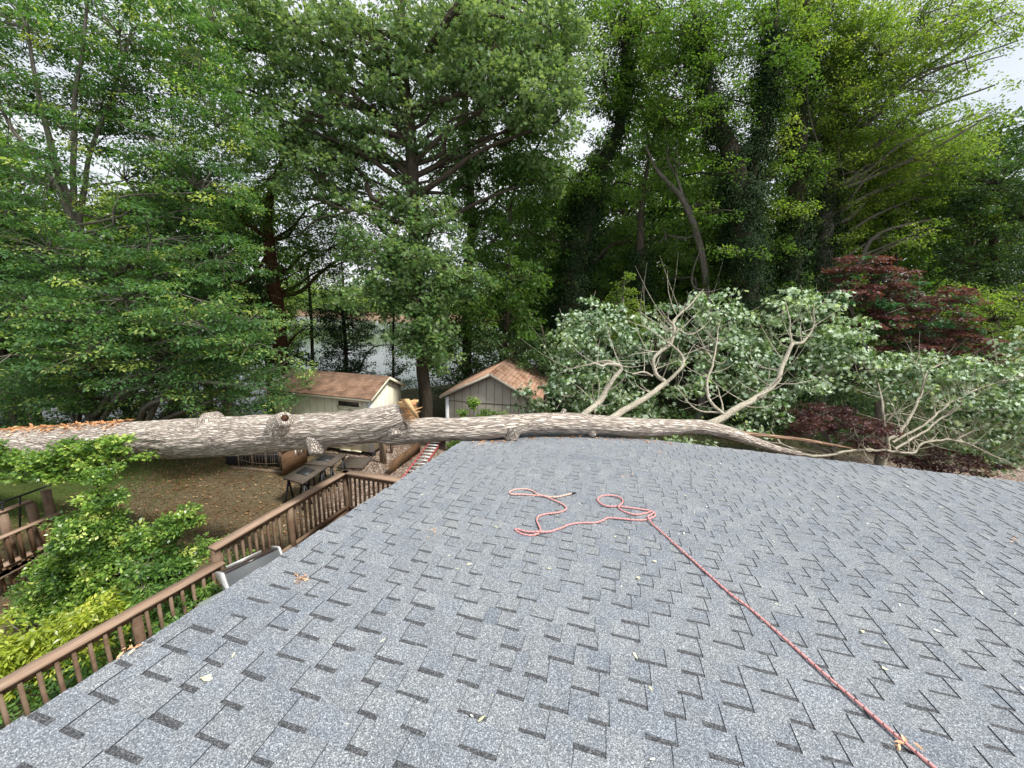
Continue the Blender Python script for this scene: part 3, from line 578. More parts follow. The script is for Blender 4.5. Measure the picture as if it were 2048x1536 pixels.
tree('spreading_tree', 'tall tree behind the crimson maple, thin branches sweeping up to the open sky at right', 'tree', None,
     [[(1640, 740, 19, .45), (1645, 600, 19, .40), (1650, 450, 19, .34), (1662, 330, 19, .28), (1680, 200, 19, .22), (1700, 80, 19, .15), (1715, -40, 19, .1)],
      [(1652, 330, 19, .14), (1625, 240, 18.8, .12), (1600, 160, 18.6, .06)]],
     [(1680, 60, 18, 70, 70, 1.4, .7), (1760, 110, 17.5, 90, 70, 1.4, .75), (1850, 60, 17, 90, 60, 1.2, .5), (1730, 220, 17.5, 90, 60, 1.4, .8), (1840, 180, 17, 90, 60, 1.2, .6), (1930, 120, 16.5, 70, 40, 1, .3), (1980, 40, 16.5, 80, 40, 1, .4),
      (1920, 240, 17, 70, 40, 1, .45), (1980, 230, 17, 50, 40, .8, .3), (1800, 300, 18, 90, 50, 1.2, .7), (1680, 330, 18, 60, 60, 1, .7), (1990, 170, 16.5, 50, 30, .8, .2)],
     'leaf_light', 'bark_grey', T_DIAMOND, .11, .42, 50, 1, 73, flat=.5, ivy=[(0, 0, .6, 26000, .5, .10), (0, .6, .9, 6000, .3, .1)],
     extra_limbs=[[(1668, 300, 19, .08), (1720, 260, 18.4, .055), (1790, 180, 17.8, .04), (1860, 90, 17.3, .035), (1920, 20, 17, .02)],
                  [(1660, 340, 19, .075), (1730, 300, 18.4, .05), (1830, 220, 17.8, .032), (1930, 140, 17.2, .03), (2010, 110, 17, .015)],
                  [(1660, 380, 19, .07), (1740, 350, 18.4, .045), (1850, 290, 17.8, .03), (1960, 240, 17.2, .025), (2030, 230, 17, .012)],
                  [(1655, 400, 19, .06), (1640, 300, 18, .05), (1620, 230, 17.6, .03), (1612, 150, 17.5, .015)]], fill=[(1620, -20, 1860, 330, 18.6, 16, 70, 1.15), (1650, 300, 1960, 460, 19.5, 9, 65, 1.1), (1860, -20, 2060, 120, 17.5, 5, 60, .5), (1640, 280, 1950, 500, 18.2, 10, 50, .8)], limb_r=.2)
tree('yellow_green_tree', 'light yellow green tree with a short forked trunk above the crimson maple', 'tree', None,
     [[(1782, 720, 22, .26), (1785, 560, 22, .22), (1783, 480, 22, .20), (1778, 430, 22, .15), (1770, 350, 22, .08)], [(1785, 490, 22, .14), (1800, 460, 22, .11), (1830, 400, 22, .06)]],
     [(1760, 320, 21.5, 90, 60, 1.6), (1840, 370, 21.5, 80, 60, 1.6), (1740, 400, 21.5, 80, 50, 1.5), (1870, 280, 22, 80, 50, 1.5, .8), (1850, 450, 21.5, 60, 45, 1.2, .8), (1700, 480, 21, 70, 50, 1.2, .8), (1930, 320, 22, 60, 50, 1.2, .7), (1760, 500, 23, 60, 40, 1.2, .6)],
     'leaf_light', 'bark_dark', T_DIAMOND, .13, .45, 55, 1.25, 81, limb_r=.18)
tree('dome_tree', 'dense dark green dome shaped tree at the far right edge', 'tree', None,
     [[(1985, 720, 19, .2), (1985, 560, 19, .18), (1990, 420, 19, .12), (1990, 340, 19, .06)]],
     [(1990, 370, 18.5, 110, 70, 1.8, 1.1), (1940, 440, 18.3, 70, 60, 1.5, 1.1), (2040, 440, 18.3, 90, 80, 1.5), (1960, 530, 18.3, 90, 60, 1.5), (2060, 560, 18.3, 90, 60, 1.5)],
     'leaf_dark', 'bark_dark', T_DIAMOND, .12, .42, 60, 1.1, 82, flat=.4, upw=.8)
tree('lime_sapling', 'bright lime green conical sapling behind the pale fallen crown', 'tree', None,
     [[(1245, 720, 14, .05), (1245, 640, 14, .04), (1248, 560, 14, .02)]],
     [(1248, 570, 14, 16, 24, .3, 1.5), (1245, 610, 14, 32, 28, .5, 1.3), (1240, 655, 14, 50, 30, .7, 1.1), (1285, 640, 13.8, 40, 28, .6, .8)],
     'leaf_light', 'bark_grey', T_DIAMOND, .10, .25, 34, 1.0, 83)
tree('laurel_tree', 'broad leaved understory tree behind the ridge of the grey shed', 'tree', None,
     [[(1090, 800, 17.5, .10), (1090, 700, 17.5, .08), (1080, 640, 17.5, .05)], [(1010, 790, 17.5, .08), (1000, 700, 17.5, .05)]],
     [(1010, 690, 17, 90, 35, 1.2), (1090, 700, 17, 60, 30, 1.2), (950, 720, 17.5, 60, 30, 1.2), (1070, 740, 16.5, 60, 35, 1.0, .9), (900, 760, 18.5, 50, 40, 1, .8), (960, 640, 20, 60, 60, 1, .6)],
     'leaf_dark', 'bark_dark', T_LONG, .15, .4, 42, 1.1, 84, flat=.4, tbase=.75)
tree('green_maple_shrub', 'bushy light green shrub at the right edge beside the crimson maple', 'shrub', None,
     [[(1990, 860, 15.5, .08), (1990, 700, 15.5, .06)]],
     [(1990, 640, 15, 90, 50, 1.3, 1.2), (2040, 600, 15.5, 70, 40, 1.3, 1.2), (1900, 600, 15.5, 60, 35, 1.2, 1), (2000, 720, 14.5, 80, 50, 1.2, 1)],
     'leaf_light', 'bark_dark', T_DIAMOND, .09, .38, 60, 1.1, 85, flat=.4)
tree('crimson_maple', 'large dark crimson and green japanese maple behind the fallen crown', 'tree', None,
     [[(1760, 900, 13, .12), (1750, 760, 13, .10), (1710, 640, 13, .06), (1680, 560, 13, .03)], [(1755, 780, 13, .08), (1830, 680, 13, .05), (1900, 600, 13, .03)]],
     [(1720, 530, 13, 60, 20, .8, 1.1), (1760, 560, 13, 80, 25, .9, 1.0), (1700, 590, 12.8, 90, 25, .9, .9), (1850, 595, 13, 90, 25, .9, 1.1), (1830, 640, 12.8, 110, 30, 1, 1.0), (1900, 680, 12.8, 100, 28, 1, 1.0), (1750, 650, 12.8, 80, 30, .9, .9), (1960, 720, 12.6, 70, 24, .9, .9), (1820, 700, 12.6, 80, 28, .8, .7)],
     'leaf_crimson_green', 'bark_grey', T_MAPLE, .08, .34, 100, 1.5, 91, flat=.25, upw=.75, tbase=.76, tvar=.22)
tree('crimson_dome_maple', 'low rounded crimson maple standing just past the roof edge at right', 'shrub', None,
     [[(1660, 980, 8.7, .07), (1665, 900, 8.7, .06), (1640, 860, 8.7, .035)], [(1662, 900, 8.7, .05), (1720, 860, 8.7, .03)], [(1660, 905, 8.7, .05), (1600, 880, 8.7, .02)]],
     [(1640, 830, 8.7, 60, 24, .6, 1.2), (1700, 850, 8.6, 70, 30, .7, 1.2), (1610, 850, 8.7, 40, 25, .5, 1), (1740, 880, 8.7, 50, 24, .6, 1), (1680, 820, 8.8, 40, 16, .5, 1)],
     'leaf_crimson', 'bark_grey', T_MAPLE, .05, .2, 70, 1.1, 92, flat=.35, upw=.65, tbase=.55, tw=.006)
tree('crimson_low_maple', 'dark crimson maple low in the shade under the fallen branches at far right', 'shrub', None,
     [[(1880, 990, 9.4, .05), (1880, 930, 9.4, .03)]],
     [(1880, 915, 9.4, 80, 24, .6, 1.1), (1830, 935, 9.3, 60, 20, .5, 1), (1950, 930, 9.4, 50, 20, .5, .8)],
     'leaf_crimson', 'bark_grey', T_MAPLE, .05, .2, 70, 1.1, 93, flat=.35, tbase=.3, tw=.006)
# backdrop trees on the near shore and in the wood behind, four kinds copied
def copy_tree(src, loc, rz, sc_, label):
    c = src.copy(); scene.collection.objects.link(c); c.location = loc; c.rotation_euler = (0, 0, rz); c.scale = (sc_, sc_, sc_); c['label'] = label
    for ch in [o for o in bpy.data.objects if o.parent == src]:
        d = ch.copy(); scene.collection.objects.link(d); d.parent = c; d.matrix_parent_inverse = ch.matrix_parent_inverse.copy()
    return c
def wood_tree(name, label, x, y, h, leafm, seed, cw=3.2, size=.2, lowc=.25, tm=T_DIAMOND):
    r = np.random.RandomState(seed); z0 = float(gz(x, y)); root = thing(name, (x, y, z0), label, 'tree', 'trees of the wood behind the yard')
    b0 = G(x, y, z0); mb = MB(); top = b0+G(r.randn()*.4, r.randn()*.4, h*.9)
    P, rr = resample(np.array([b0-G(0, 0, .2), b0+(top-b0)*.3+r.randn(3)*.15, b0+(top-b0)*.65+r.randn(3)*.25, top]), np.array([.24, .19, .12, .03]), .6)
    v, lc_, q_ = tube_arr(P, rr, 8, .02); mb.arr(v, q_, lc_); mb.build('trunk', M['bark_dark'], root, True)
    lv = Leaves(seed+5); mbb = MB(); C = []
    for k in range(34):
        f = lowc+(1-lowc)*(k+r.rand())/34; wd = cw*math.sin(math.pi*min(1, (f-lowc)/(1-lowc)*.85+.15))**.7
        a = k*2.4+r.rand(); e = b0+(top-b0)*f+G(math.cos(a), math.sin(a), .25)*wd*r.uniform(.55, 1.05)
        s_ = b0+(top-b0)*max(.12, f-.12)
        v, lc_, q_ = tube_arr(*resample(np.array([s_, (s_+e)/2+r.randn(3)*.2, e]), np.array([.06, .04, .015]), .6), 4); mbb.arr(v, q_, lc_)
        for _ in range(7): C.append(s_+(e-s_)*r.uniform(.4, 1.1)+r.randn(3)*.5)
    mbb.build('branches', M['bark_dark'], root, True)
    C = np.array(C); lv.clumps(C, .62*r.uniform(.6, 1.2, len(C)), 60, size, .5, .65, .2, .5, .2); lv.build('crown', tm, M[leafm], root); LEAFN[0] += lv.count
    own(root); return root
KL = ['broad mid green woodland tree with an open crown', 'pale yellow green woodland tree', 'dark leaved woodland tree', 'slim tall light woodland tree']
src = [wood_tree('woodland_tree', KL[0]+' behind the yard at left', -15, 26-3, 14, 'leaf_mid', 201),
       wood_tree('woodland_tree', KL[1]+' seen above the crimson maple', 17, 30, 13, 'leaf_light', 202),
       wood_tree('woodland_tree', KL[2]+' behind the leaning ivy tree', 3.5, 27, 13, 'leaf_dark', 203),
       wood_tree('woodland_tree', KL[3]+' behind the bent bare tree', 8.5, 30, 12, 'leaf_light', 204, 2.2)]
rw = np.random.RandomState(77)
spots = [(-24, 18, 0), (-20, 15, 2), (-19, 21, 1), (-28, 16, 2), (-13.5, 17.5, 2), (-32, 20, 0),
         (6.5, 26, 2), (12, 26, 0), (22, 27, 0), (27, 24, 2), (20, 22, 0), (31, 28, 1), (14, 34, 1), (24, 35, 2), (5, 36, 0), (10, 40, 3), (18, 42, 1), (30, 38, 0), (1, 33, 0), (36, 30, 2), (15.5, 24, 2), (-36, 26, 1), (0, 26, 2), (34, 45, 3), (25, 48, 1), (4, 29, 1), (9, 27, 0), (13.5, 29, 3), (18, 33, 0), (23, 31, 1), (28, 33, 0), (11, 37, 2), (-25, 24, 1), (-16, 19.5, 0), (-22, 17, 0)]
for (x, y, k) in spots:
    copy_tree(src[k], (x, y, float(gz(x, y))), rw.rand()*6.28, rw.uniform(.8, 1.1)*(1.35 if x > 2 and y < 40 else 1), KL[k]+' standing among the others in the wood')
# far shore wood: one mass
lv = Leaves(900); r = lv.r
for row, (yy, hh) in enumerate(((134, 9), (142, 13), (155, 18))):
    xx = r.uniform(-230, 190, 620); zz = r.rand(620)**.8; prof = .55+.6*noise(np.stack([xx*.07, xx*0+row*9, xx*0], 1))
    C = np.stack([xx, yy+r.randn(620)*3, gz(xx, yy)+zz*hh*prof], 1)
    lv.clumps(C, 2.0*r.uniform(.6, 1.3, 620), 42, .9, .7, .6, .1, .5, .25)
tag(lv.build('far_shore_wood', T_DIAMOND, M['leaf_light'], None), 'sunlit wood along the far shore of the lake', 'wood', kind='stuff')
# low undergrowth under the standing trees
lv = Leaves(901); r = lv.r
xx = r.uniform(-26, 32, 3200); yy = r.uniform(13.5, 34, 3200); k = (yy < shore(xx)-1.5) & ~((xx < 2.6) & (xx > -9.5) & (yy < 18.6)) & ((xx > -1) | (xx < -10) | (r.rand(3200) < .3)); xx, yy = xx[k], yy[k]
lv.clumps(np.stack([xx, yy, gz(xx, yy)+.3+r.rand(len(xx))*np.where(xx > 0, 1.9, .5)], 1), .6, 42, .12, .5, .7)
tag(lv.build('undergrowth', T_DIAMOND, M['leaf_dark'], None), 'low green undergrowth covering the ground under the trees', 'undergrowth', kind='stuff')
print('LEAVES', LEAFN[0])
#PART2
# ------------------------------------------------------------------ more materials
M['shed_cream'] = plain('cream_siding', (.76, .72, .56), .75, nscale=3, var=.10); M['groove_cream'] = plain('cream_groove', (.42, .39, .28), .9)
M['shed_tan'] = plain('tan_siding', (.36, .33, .275), .8, nscale=6, var=.10)
M['white_trim'] = plain('white_trim', (.72, .73, .74), .6, var=.08)
M['groove'] = plain('siding_groove', (.10, .095, .07), .9)
M['gap_shade'] = plain('footing_gap_shade', (.02, .02, .02), .9)  # near black footings: the shade of the gap under the shed as colour
m, t, b = mat('shed_shingle_brown'); M['sh_brown'] = m
lc = nd(t, 'ShaderNodeAttribute', attribute_name='lc').outputs['Vector']
br = nd(t, 'ShaderNodeTexBrick'); t.links.new(lc, br.inputs['Vector'])
for k_, v_ in (('Scale', 1.0), ('Mortar Size', .008), ('Brick Width', .3), ('Row Height', .14)): br.inputs[k_].default_value = v_
br.inputs['Color1'].default_value = (.24, .145, .095, 1); br.inputs['Color2'].default_value = (.33, .20, .13, 1); br.inputs['Mortar'].default_value = (.14, .085, .06, 1)
n_ = ntex(t, lc, 3, 5); n2_ = ntex(t, lc, 60, 3)
c = mixc(t, ramp(t, n_, [(.4, (0, 0, 0)), (.65, (.8, .8, .8))]), br.outputs['Color'], (.10, .055, .035)); c = mixc(t, .5, c, ramp(t, n2_, [(.3, (.4, .4, .4)), (.7, (1.4, 1.4, 1.4))]), 'MULTIPLY')
t.links.new(c, b.inputs['Base Color']); b.inputs['Roughness'].default_value = .95
m, t, b = mat('shed_shingle_red'); M['sh_red'] = m
lc = nd(t, 'ShaderNodeAttribute', attribute_name='lc').outputs['Vector']
br = nd(t, 'ShaderNodeTexBrick'); t.links.new(lc, br.inputs['Vector'])
for k_, v_ in (('Scale', 1.0), ('Mortar Size', .012), ('Brick Width', .32), ('Row Height', .15)): br.inputs[k_].default_value = v_
br.inputs['Color1'].default_value = (.36, .22, .145, 1); br.inputs['Color2'].default_value = (.46, .29, .20, 1); br.inputs['Mortar'].default_value = (.20, .12, .08, 1)
n_ = ntex(t, lc, 2.5, 5)
c = mixc(t, ramp(t, n_, [(.5, (0, 0, 0)), (.62, (.8, .8, .8))]), br.outputs['Color'], (.18, .08, .035))
t.links.new(c, b.inputs['Base Color']); b.inputs['Roughness'].default_value = .95
M['glass'] = plain('dark_window_glass', (.03, .025, .02), .2, spec=.6)
M['red_fibre'] = plain('red_fibreglass', (.42, .08, .08), .5)
M['alu'] = plain('aluminium', (.58, .58, .57), .45, .4, var=.15)
M['black'] = plain('black_plastic', (.02, .02, .022), .5)
M['grill_grey'] = plain('grill_grey_enamel', (.10, .108, .115), .75, 0, var=.08)
M['grill_brown'] = plain('grill_brown_glass', (.035, .026, .024), .22, 0, var=.1, spec=.6)
M['grill_cover'] = plain('grill_side_cover', (.22, .25, .22), .5, var=.06)
m, t, b = mat('rope_red'); M['rope'] = m
a_ = nd(t, 'ShaderNodeAttribute', attribute_name='lc'); sp = nd(t, 'ShaderNodeSeparateXYZ'); t.links.new(a_.outputs['Vector'], sp.inputs[0])
fl = mth(t, 'GREATER_THAN', nd_ := mth(t, 'SINE', mth(t, 'ADD', mth(t, 'MULTIPLY', sp.outputs[2], 150), mth(t, 'MULTIPLY', sp.outputs[0], 260))), .93)
fn = ntex(t, a_.outputs['Vector'], 260, 3, .8)
c = mixc(t, tint(t), (.74, .36, .34), (.82, .58, .46)); c = mixc(t, .8, c, ramp(t, fn, [(.3, (.65, .6, .6)), (.7, (1.15, 1.1, 1.1))]), 'MULTIPLY'); c = mixc(t, fl, c, (.07, .03, .035))
t.links.new(c, b.inputs['Base Color']); b.inputs['Roughness'].default_value = .8
bump(t, b, fn, .5, .003)

# ------------------------------------------------------------------ sheds
def siding_wall(mb, mg, a, b, z0, z1a, z1b=None, pitch=.30, nrm=None, apex=None):
    """vertical board wall from a to b (xy), heights z1a..z1b, optional gable apex; mg gets the grooves"""
    a = np.asarray(a, float); b = np.asarray(b, float); z1b = z1a if z1b is None else z1b
    top = [G(b[0], b[1], z1b), G(a[0], a[1], z1a)]
    if apex is not None: top = [top[0], np.asarray(apex, float), top[1]]
    th_ = np.append(-nrm*.06, 0)
    f_ = [G(a[0], a[1], z0), G(b[0], b[1], z0)]+top; n_ = len(f_)
    mb.add(f_+[p+th_ for p in f_], [list(range(n_)), list(range(n_, 2*n_))[::-1]]+[(i_, i_+n_, (i_+1) % n_+n_, (i_+1) % n_) for i_ in range(n_)])
    ln = np.linalg.norm(b-a); d = (b-a)/ln; k = 1
    while k*pitch < ln:
        p = a+d*k*pitch
        if apex is None: zt = z1a
        else:
            s = k*pitch/ln; zt = z1a+(apex[2]-z1a)*(s*2 if s < .5 else (1-s)*2)
        mg.box(np.append(p+nrm*.001, (z0+zt)/2), (.014, .010, zt-z0-.03), (np.append(d, 0), np.append(nrm, 0), G(0, 0, 1))); k += 1
def gable_shed(name, label, c0, d1, l1, d2, l2, z0, he, hr, ridge_along, wallm, roofm, oh=.16, pitch=.3, grp=None):
    """c0 corner; d1,d2 unit xy axes; ridge_along 1 -> ridge parallel to d1"""
    root = thing(name, (c0[0], c0[1], float(gz(c0[0], c0[1]))), label, 'shed', grp)
    d1, d2 = np.asarray(d1, float), np.asarray(d2, float); c0 = np.asarray(c0[:2], float)
    C = [c0, c0+d1*l1, c0+d1*l1+d2*l2, c0+d2*l2]; cen = sum(C)/4
    mb, mg = MB(), MB()
    for i_ in range(4):
        a, b_ = C[i_], C[(i_+1) % 4]; mid = (a+b_)/2; n_ = mid-cen; n_ /= np.linalg.norm(n_)
        par = (i_ % 2 == 0)  # parallel to d1
        gab = (par and ridge_along == 2) or ((not par) and ridge_along == 1)
        siding_wall(mb, mg, a+n_*0, b_, z0, z0+he, None, pitch, n_, np.append(mid, z0+hr) if gab else None)
    mb.build('wall', wallm, root); mg.build('siding_grooves', M['groove_cream'] if wallm is M['shed_cream'] else M['groove'], root)
    # roof: two slabs
    if ridge_along == 1: r1, r2, s, lr, ls = (C[0]+C[3])/2, (C[1]+C[2])/2, d2, d1, l2/2
    else: r1, r2, s, lr, ls = (C[0]+C[1])/2, (C[3]+C[2])/2, d1, d2, l1/2
    r1 = r1-lr*oh; r2 = r2+lr*oh; k = (hr-he)/ls; ex = ls+oh
    mr = MB(); mf = MB(); L_ = np.linalg.norm(r2-r1); sl = math.hypot(ex, ex*k)
    for sg in (1, -1):
        for hh, mm, off in ((.035, mr, 0),):
            p = [np.append(r1, z0+hr+.07), np.append(r2, z0+hr+.07), np.append(r2+s*sg*ex, z0+hr+.07-ex*k), np.append(r1+s*sg*ex, z0+hr+.07-ex*k)]
            lo = [q_-G(0, 0, hh) for q_ in p]
            mm.add(p+lo, [(0, 1, 2, 3), (7, 6, 5, 4), (0, 4, 5, 1), (1, 5, 6, 2), (2, 6, 7, 3), (3, 7, 4, 0)], [(0, 0, sg), (L_, 0, sg), (L_, sl, sg), (0, sl, sg)]*2)
        for rr_ in (r1+lr*.004, r2-lr*.03):
            a = np.append(rr_, z0+hr+.0); b_ = np.append(rr_+s*sg*(ex-.01), z0+hr-(ex-.01)*k)
            mf.beam(a, b_, .026, .09)
        a = np.append(r1+lr*.04+s*sg*(ex-.02), z0+hr+.0-ex*k); b_ = np.append(r2-lr*.04+s*sg*(ex-.02), z0+hr+.0-ex*k); mf.beam(a, b_, .02, .08)
    mr.build('roof', roofm, root); mf.build('trim_board', wallm, root)
    return root, C
c0 = at(745, 920, 12.9); cl_ = at(543, 900, 13.75); cr_ = at(808, 880, 15.0)
d1 = (cl_-c0)[:2]; d1 /= np.linalg.norm(d1); d2 = G(-d1[1], d1[0]);
if d2[1] < 0: d2 = -d2
z0 = c0[2]
shed, C = gable_shed('cream_shed', 'cream painted shed with a worn brown shingle roof and a dark transom window', c0, d1, 3.9, d2, 2.2, .18, 2.02, 2.52, 1, M['shed_cream'], M['sh_brown'])
nf = -np.append(d2, 0); D1 = np.append(d1, 0); Z1 = G(0, 0, 1)
cc = G(C[0][0], C[0][1], 0)
mb = MB()
for p in (cc+nf*.012-D1*.0+D1*.05, ): mb.box(p+G(0, 0, .18+1.01), (.10, .03, 2.0), (D1, nf, Z1))
mb.box(cc-D1*.012+np.append(d2, 0)*.05+G(0, 0, 1.19), (.03, .10, 2.0), (D1, nf, Z1)); mb.build('corner_trim', M['white_trim'], shed)
wn = thing  # window with frame
f1 = MB(); wc = cc+D1*.83+nf*.01+G(0, 0, 1.90)
f1.box(wc+Z1*.115, (.92, .04, .05), (D1, nf, Z1)); f1.box(wc-Z1*.115, (.92, .04, .05), (D1, nf, Z1)); f1.box(wc+D1*.435, (.05, .039, .18), (D1, nf, Z1)); f1.box(wc-D1*.435, (.05, .039, .18), (D1, nf, Z1))
wf = f1.build('window', M['shed_cream'], shed); MB().box(wc, (.82, .012, .18), (D1, nf, Z1)).build('window_pane', M['glass'], wf)
for k_ in (0, 1):
    dm = MB(); dc = cc+D1*(.83+(.215 if k_ else -.215))+nf*(.022)+G(0, 0, .95); dm.box(dc-Z1*.04, (.42, .03, 1.50), (D1, nf, Z1)); dm.box(dc+nf*.02+Z1*.78, (.42, .012, .05), (D1, nf, Z1)); dm.box(dc+nf*.02-Z1*.78, (.42, .012, .05), (D1, nf, Z1))
    dm.build('door', M['shed_cream'], shed)
mb = MB()
for a_ in (0.15, 1.3, 2.6, 3.7):
    for b_ in (.15, 2.05): p = cc+D1*a_+np.append(d2, 0)*b_; mb.box(G(p[0], p[1], .07), (.3, .2, .26), (D1, nf, Z1))
mb.build('block_footing', M['gap_shade'], shed); own(shed)

a1 = at(893, 908, 13.75); b1 = at(1078, 900, 13.2)
d1 = (b1-a1)[:2]; d1 /= np.linalg.norm(d1); d2 = G(-d1[1], d1[0])
shed2, C2 = gable_shed('grey_shed', 'tan grey gabled shed with a rusty orange shingle roof and white corner post', a1, d1, 3.3, d2, 4.0, .08, 2.14, 3.0, 2, M['shed_tan'], M['sh_red'], .2, .30)
D1 = np.append(d1, 0); nf = -np.append(d2, 0)
mb = MB(); cc = G(a1[0], a1[1], 0); mb.box(cc+D1*.04+nf*.014+Z1*1.1, (.12, .03, 2.05), (D1, nf, Z1)); mb.box(cc-D1*.014+np.append(d2, 0)*.05+Z1*1.1, (.03, .12, 2.05), (D1, nf, Z1)); mb.build('corner_trim', M['white_trim'], shed2)
MB().box(cc+D1*1.65+nf*.008+Z1*1.98, (3.3, .016, .02), (D1, nf, Z1)).build('seam_strip', M['groove'], shed2); own(shed2)

# ------------------------------------------------------------------ the fallen tree
def onroof_Y(px, py): return roofpx(px, py)[1]
fb = at(-420, 960, 9.6); ft = thing('fallen_tree', (fb[0], fb[1], 0), 'huge fallen oak lying across the house roof with its pale leafy crown spilling at right', 'fallen tree')
lp = [(-420, 950, 9.9, .62), (-330, 935, 9.6, .50), (-200, 915, 9.1, .45), (0, 895, 8.4, 37), (130, 889, 8.05, 40), (250, 882, 7.75, 41), (340, 878, 7.45, 41), (450, 873, 7.15, 42), (500, 870, 7.0, 41), (600, 864, 6.72, 36.5), (650, 860, 6.6, 36), (700, 856, 6.5, 36), (760, 849, 6.4, 36), (790, 842, 6.35, 36), (818, 832, 6.3, 31)]
sp_ = [(730, 862, 6.45, 20), (790, 865, 6.33, 27), (850, 860, 6.25, 25.5), (900, 858.5, 6.2, 23.5), (950, 857, 6.2, 24), (1000, 853, 6.32, 24.5), (1050, 847, 6.55, 20.5), (1100, 845.5, 6.72, 20), (1150, 846, 6.82, 20.5), (1200, 849, 6.9, 19), (1250, 853, 6.95, 19), (1300, 854.5, 7.0, 18.5), (1350, 854, 7.05, 16), (1400, 854, 7.1, 14.5), (1435, 860, 7.12, 13.5), (1475, 871, 7.15, 12), (1520, 887, 7.3, 9.5), (1560, 899, 7.5, 7), (1600, 907, 7.65, 5.5)]
def pathpx(L_):
    P = np.array([at(*p[:3]) for p in L_]); r = np.array([p[3] if p[3] < 2 else p[3]*p[2]/F/1.0 for p in L_]); return P, r
LP, LR = pathpx(lp); SPp, SRr = pathpx(sp_)
tb = MB()
P, rr = resample(LP, LR, .022); s_ = np.arange(len(P))
rr = rr*(1+.03*(noise(P*1.6)-.5)*2)
v, lc_, q_ = tube_arr(P, rr, 110, .030, 15, .16); tb.arr(v, q_, lc_)
n0 = tb.n; tb.f.append([n0-90+i_ for i_ in range(90)]); tb.f.append([i_ for i_ in range(90)][::-1])
P2, rr2 = resample(SPp, SRr, .022); rr2 = rr2*(1+.04*(noise(P2*2.2+9)-.5)*2)
v, lc_, q_ = tube_arr(P2, rr2, 72, .018, 17, .18); tb.arr(v, q_, lc_)
tb.build('trunk', M['bark_log'], ft, True)
def knot(px, py, D, aim, r0, r1, ln, hollow=True, name='knot'):
    """stub growing out of the log at a pixel; aim = direction"""
    c = at(px, py, D); a = np.asarray(aim, float); a /= np.linalg.norm(a); k = MB()
    pts = [c-a*ln*.6, c, c+a*ln*.55, c+a*ln*.9, c+a*ln]; rd_ = [r0*1.25, r0, (r0+r1)/2*.95, r1*1.08, r1*.9]
    if hollow: pts += [c+a*ln*.93, c+a*ln*.4]; rd_ += [r1*.5, r1*.35]
    P, r_ = resample(np.array(pts), np.array(rd_), .015)
    v, lc_, q_ = tube_arr(P, r_, 36, .014, 14, .5); k.arr(v, q_, lc_); k.f.append([k.n-36+i_ for i_ in range(36)])
    return k.build(name, M['bark_log'], ft, True)
toc = lambda px, py, D: (CAM-at(px, py, D))/np.linalg.norm(CAM-at(px, py, D))
knot(566, 846, 6.48, toc(566, 846, 6.5)*.8+G(.25, 0, .55), .20, .12, .20)
knot(636, 886, 6.45, G(.1, -.7, -.9), .20, .11, .22)
knot(1022, 866, 6.32, G(.12, -.35, -1), .17, .10, .14, False, 'stub')
knot(1183, 862, 6.80, G(.45, -.35, -1), .10, .05, .11, False, 'stub')
knot(425, 850, 7.25, G(-.1, .1, 1), .30, .14, .25, False, 'stub')
knot(795, 866, 6.2, G(.3, -.7, -.6), .18, .12, .10, False, 'stub')
knot(1120, 840, 6.75, G(.3, .1, .8), .07, .035, .22, False, 'stub')
_a = at(566, 846, 6.48); _d = toc(566, 846, 6.5)*.8+G(.25, 0, .55); _d /= np.linalg.norm(_d); kh_ = MB(); kh_.tube([_a+_d*.10, _a+_d*.203], [.02, .062], 18); kh_.build('knot_shade_plug', M['bark_vine'], ft, True)  # solid dark plug; its colour stands for the shade inside the hollow
# raw splintered end
ec = at(818, 831, 6.3); ax = LP[-1]-LP[-3]; ax /= np.linalg.norm(ax); u1 = np.cross(ax, Z1); u1 /= np.linalg.norm(u1); u2 = np.cross(u1, ax)
rs = random.Random(5); sm = MB()
for k_ in range(90):
    a = rs.uniform(0, 6.28); q0 = rs.uniform(0, .21); o_ = ec+u1*math.cos(a)*q0+u2*(math.sin(a)*q0+.02)-ax*.10
    l_ = rs.uniform(.08, .24)*(1.15 if math.sin(a) > 0 else .6); w_ = rs.uniform(.01, .03); tip = o_+ax*(l_+.08)+u1*rs.uniform(-.03, .03)+u2*rs.uniform(-.02, .05)
    p1 = u1*math.cos(a*3)*w_+u2*math.sin(a*3)*w_; p2 = np.cross(ax, p1)*.5
    sm.add([o_+p1, o_+p2, o_-p1, o_-p2, tip+p1*.12, tip+p2*.12, tip-p1*.12, tip-p2*.12], [(0, 1, 5, 4), (1, 2, 6, 5), (2, 3, 7, 6), (3, 0, 4, 7), (4, 5, 6, 7)], [(0, w_*20, 0), (0, 0, k_*.3), (0, .2, 0), (0, .1, .1), (l_, w_*20, 0), (l_, 0, k_*.3), (l_, .2, 0), (l_, .1, .1)])
a_, b_ = at(806, 803, 6.08), at(835, 836, 5.98)
sm.add([a_+G(-.05, 0, .04), a_+G(.10, 0, .05), a_+G(.08, .05, .0), b_+G(-.03, 0, 0), b_+G(.03, 0, 0), b_+G(0, .04, 0)], [(0, 1, 4, 3), (1, 2, 5, 4), (2, 0, 3, 5), (3, 4, 5)])
c_ = at(803, 812, 6.15); d_ = at(830, 806, 6.1)
sm.beam(c_, d_, .10, .08); sm.beam(at(795, 806, 6.2), at(836, 802, 6.15), .05, .04)
sm.build('splintered_wood', M['wood_raw'], ft)
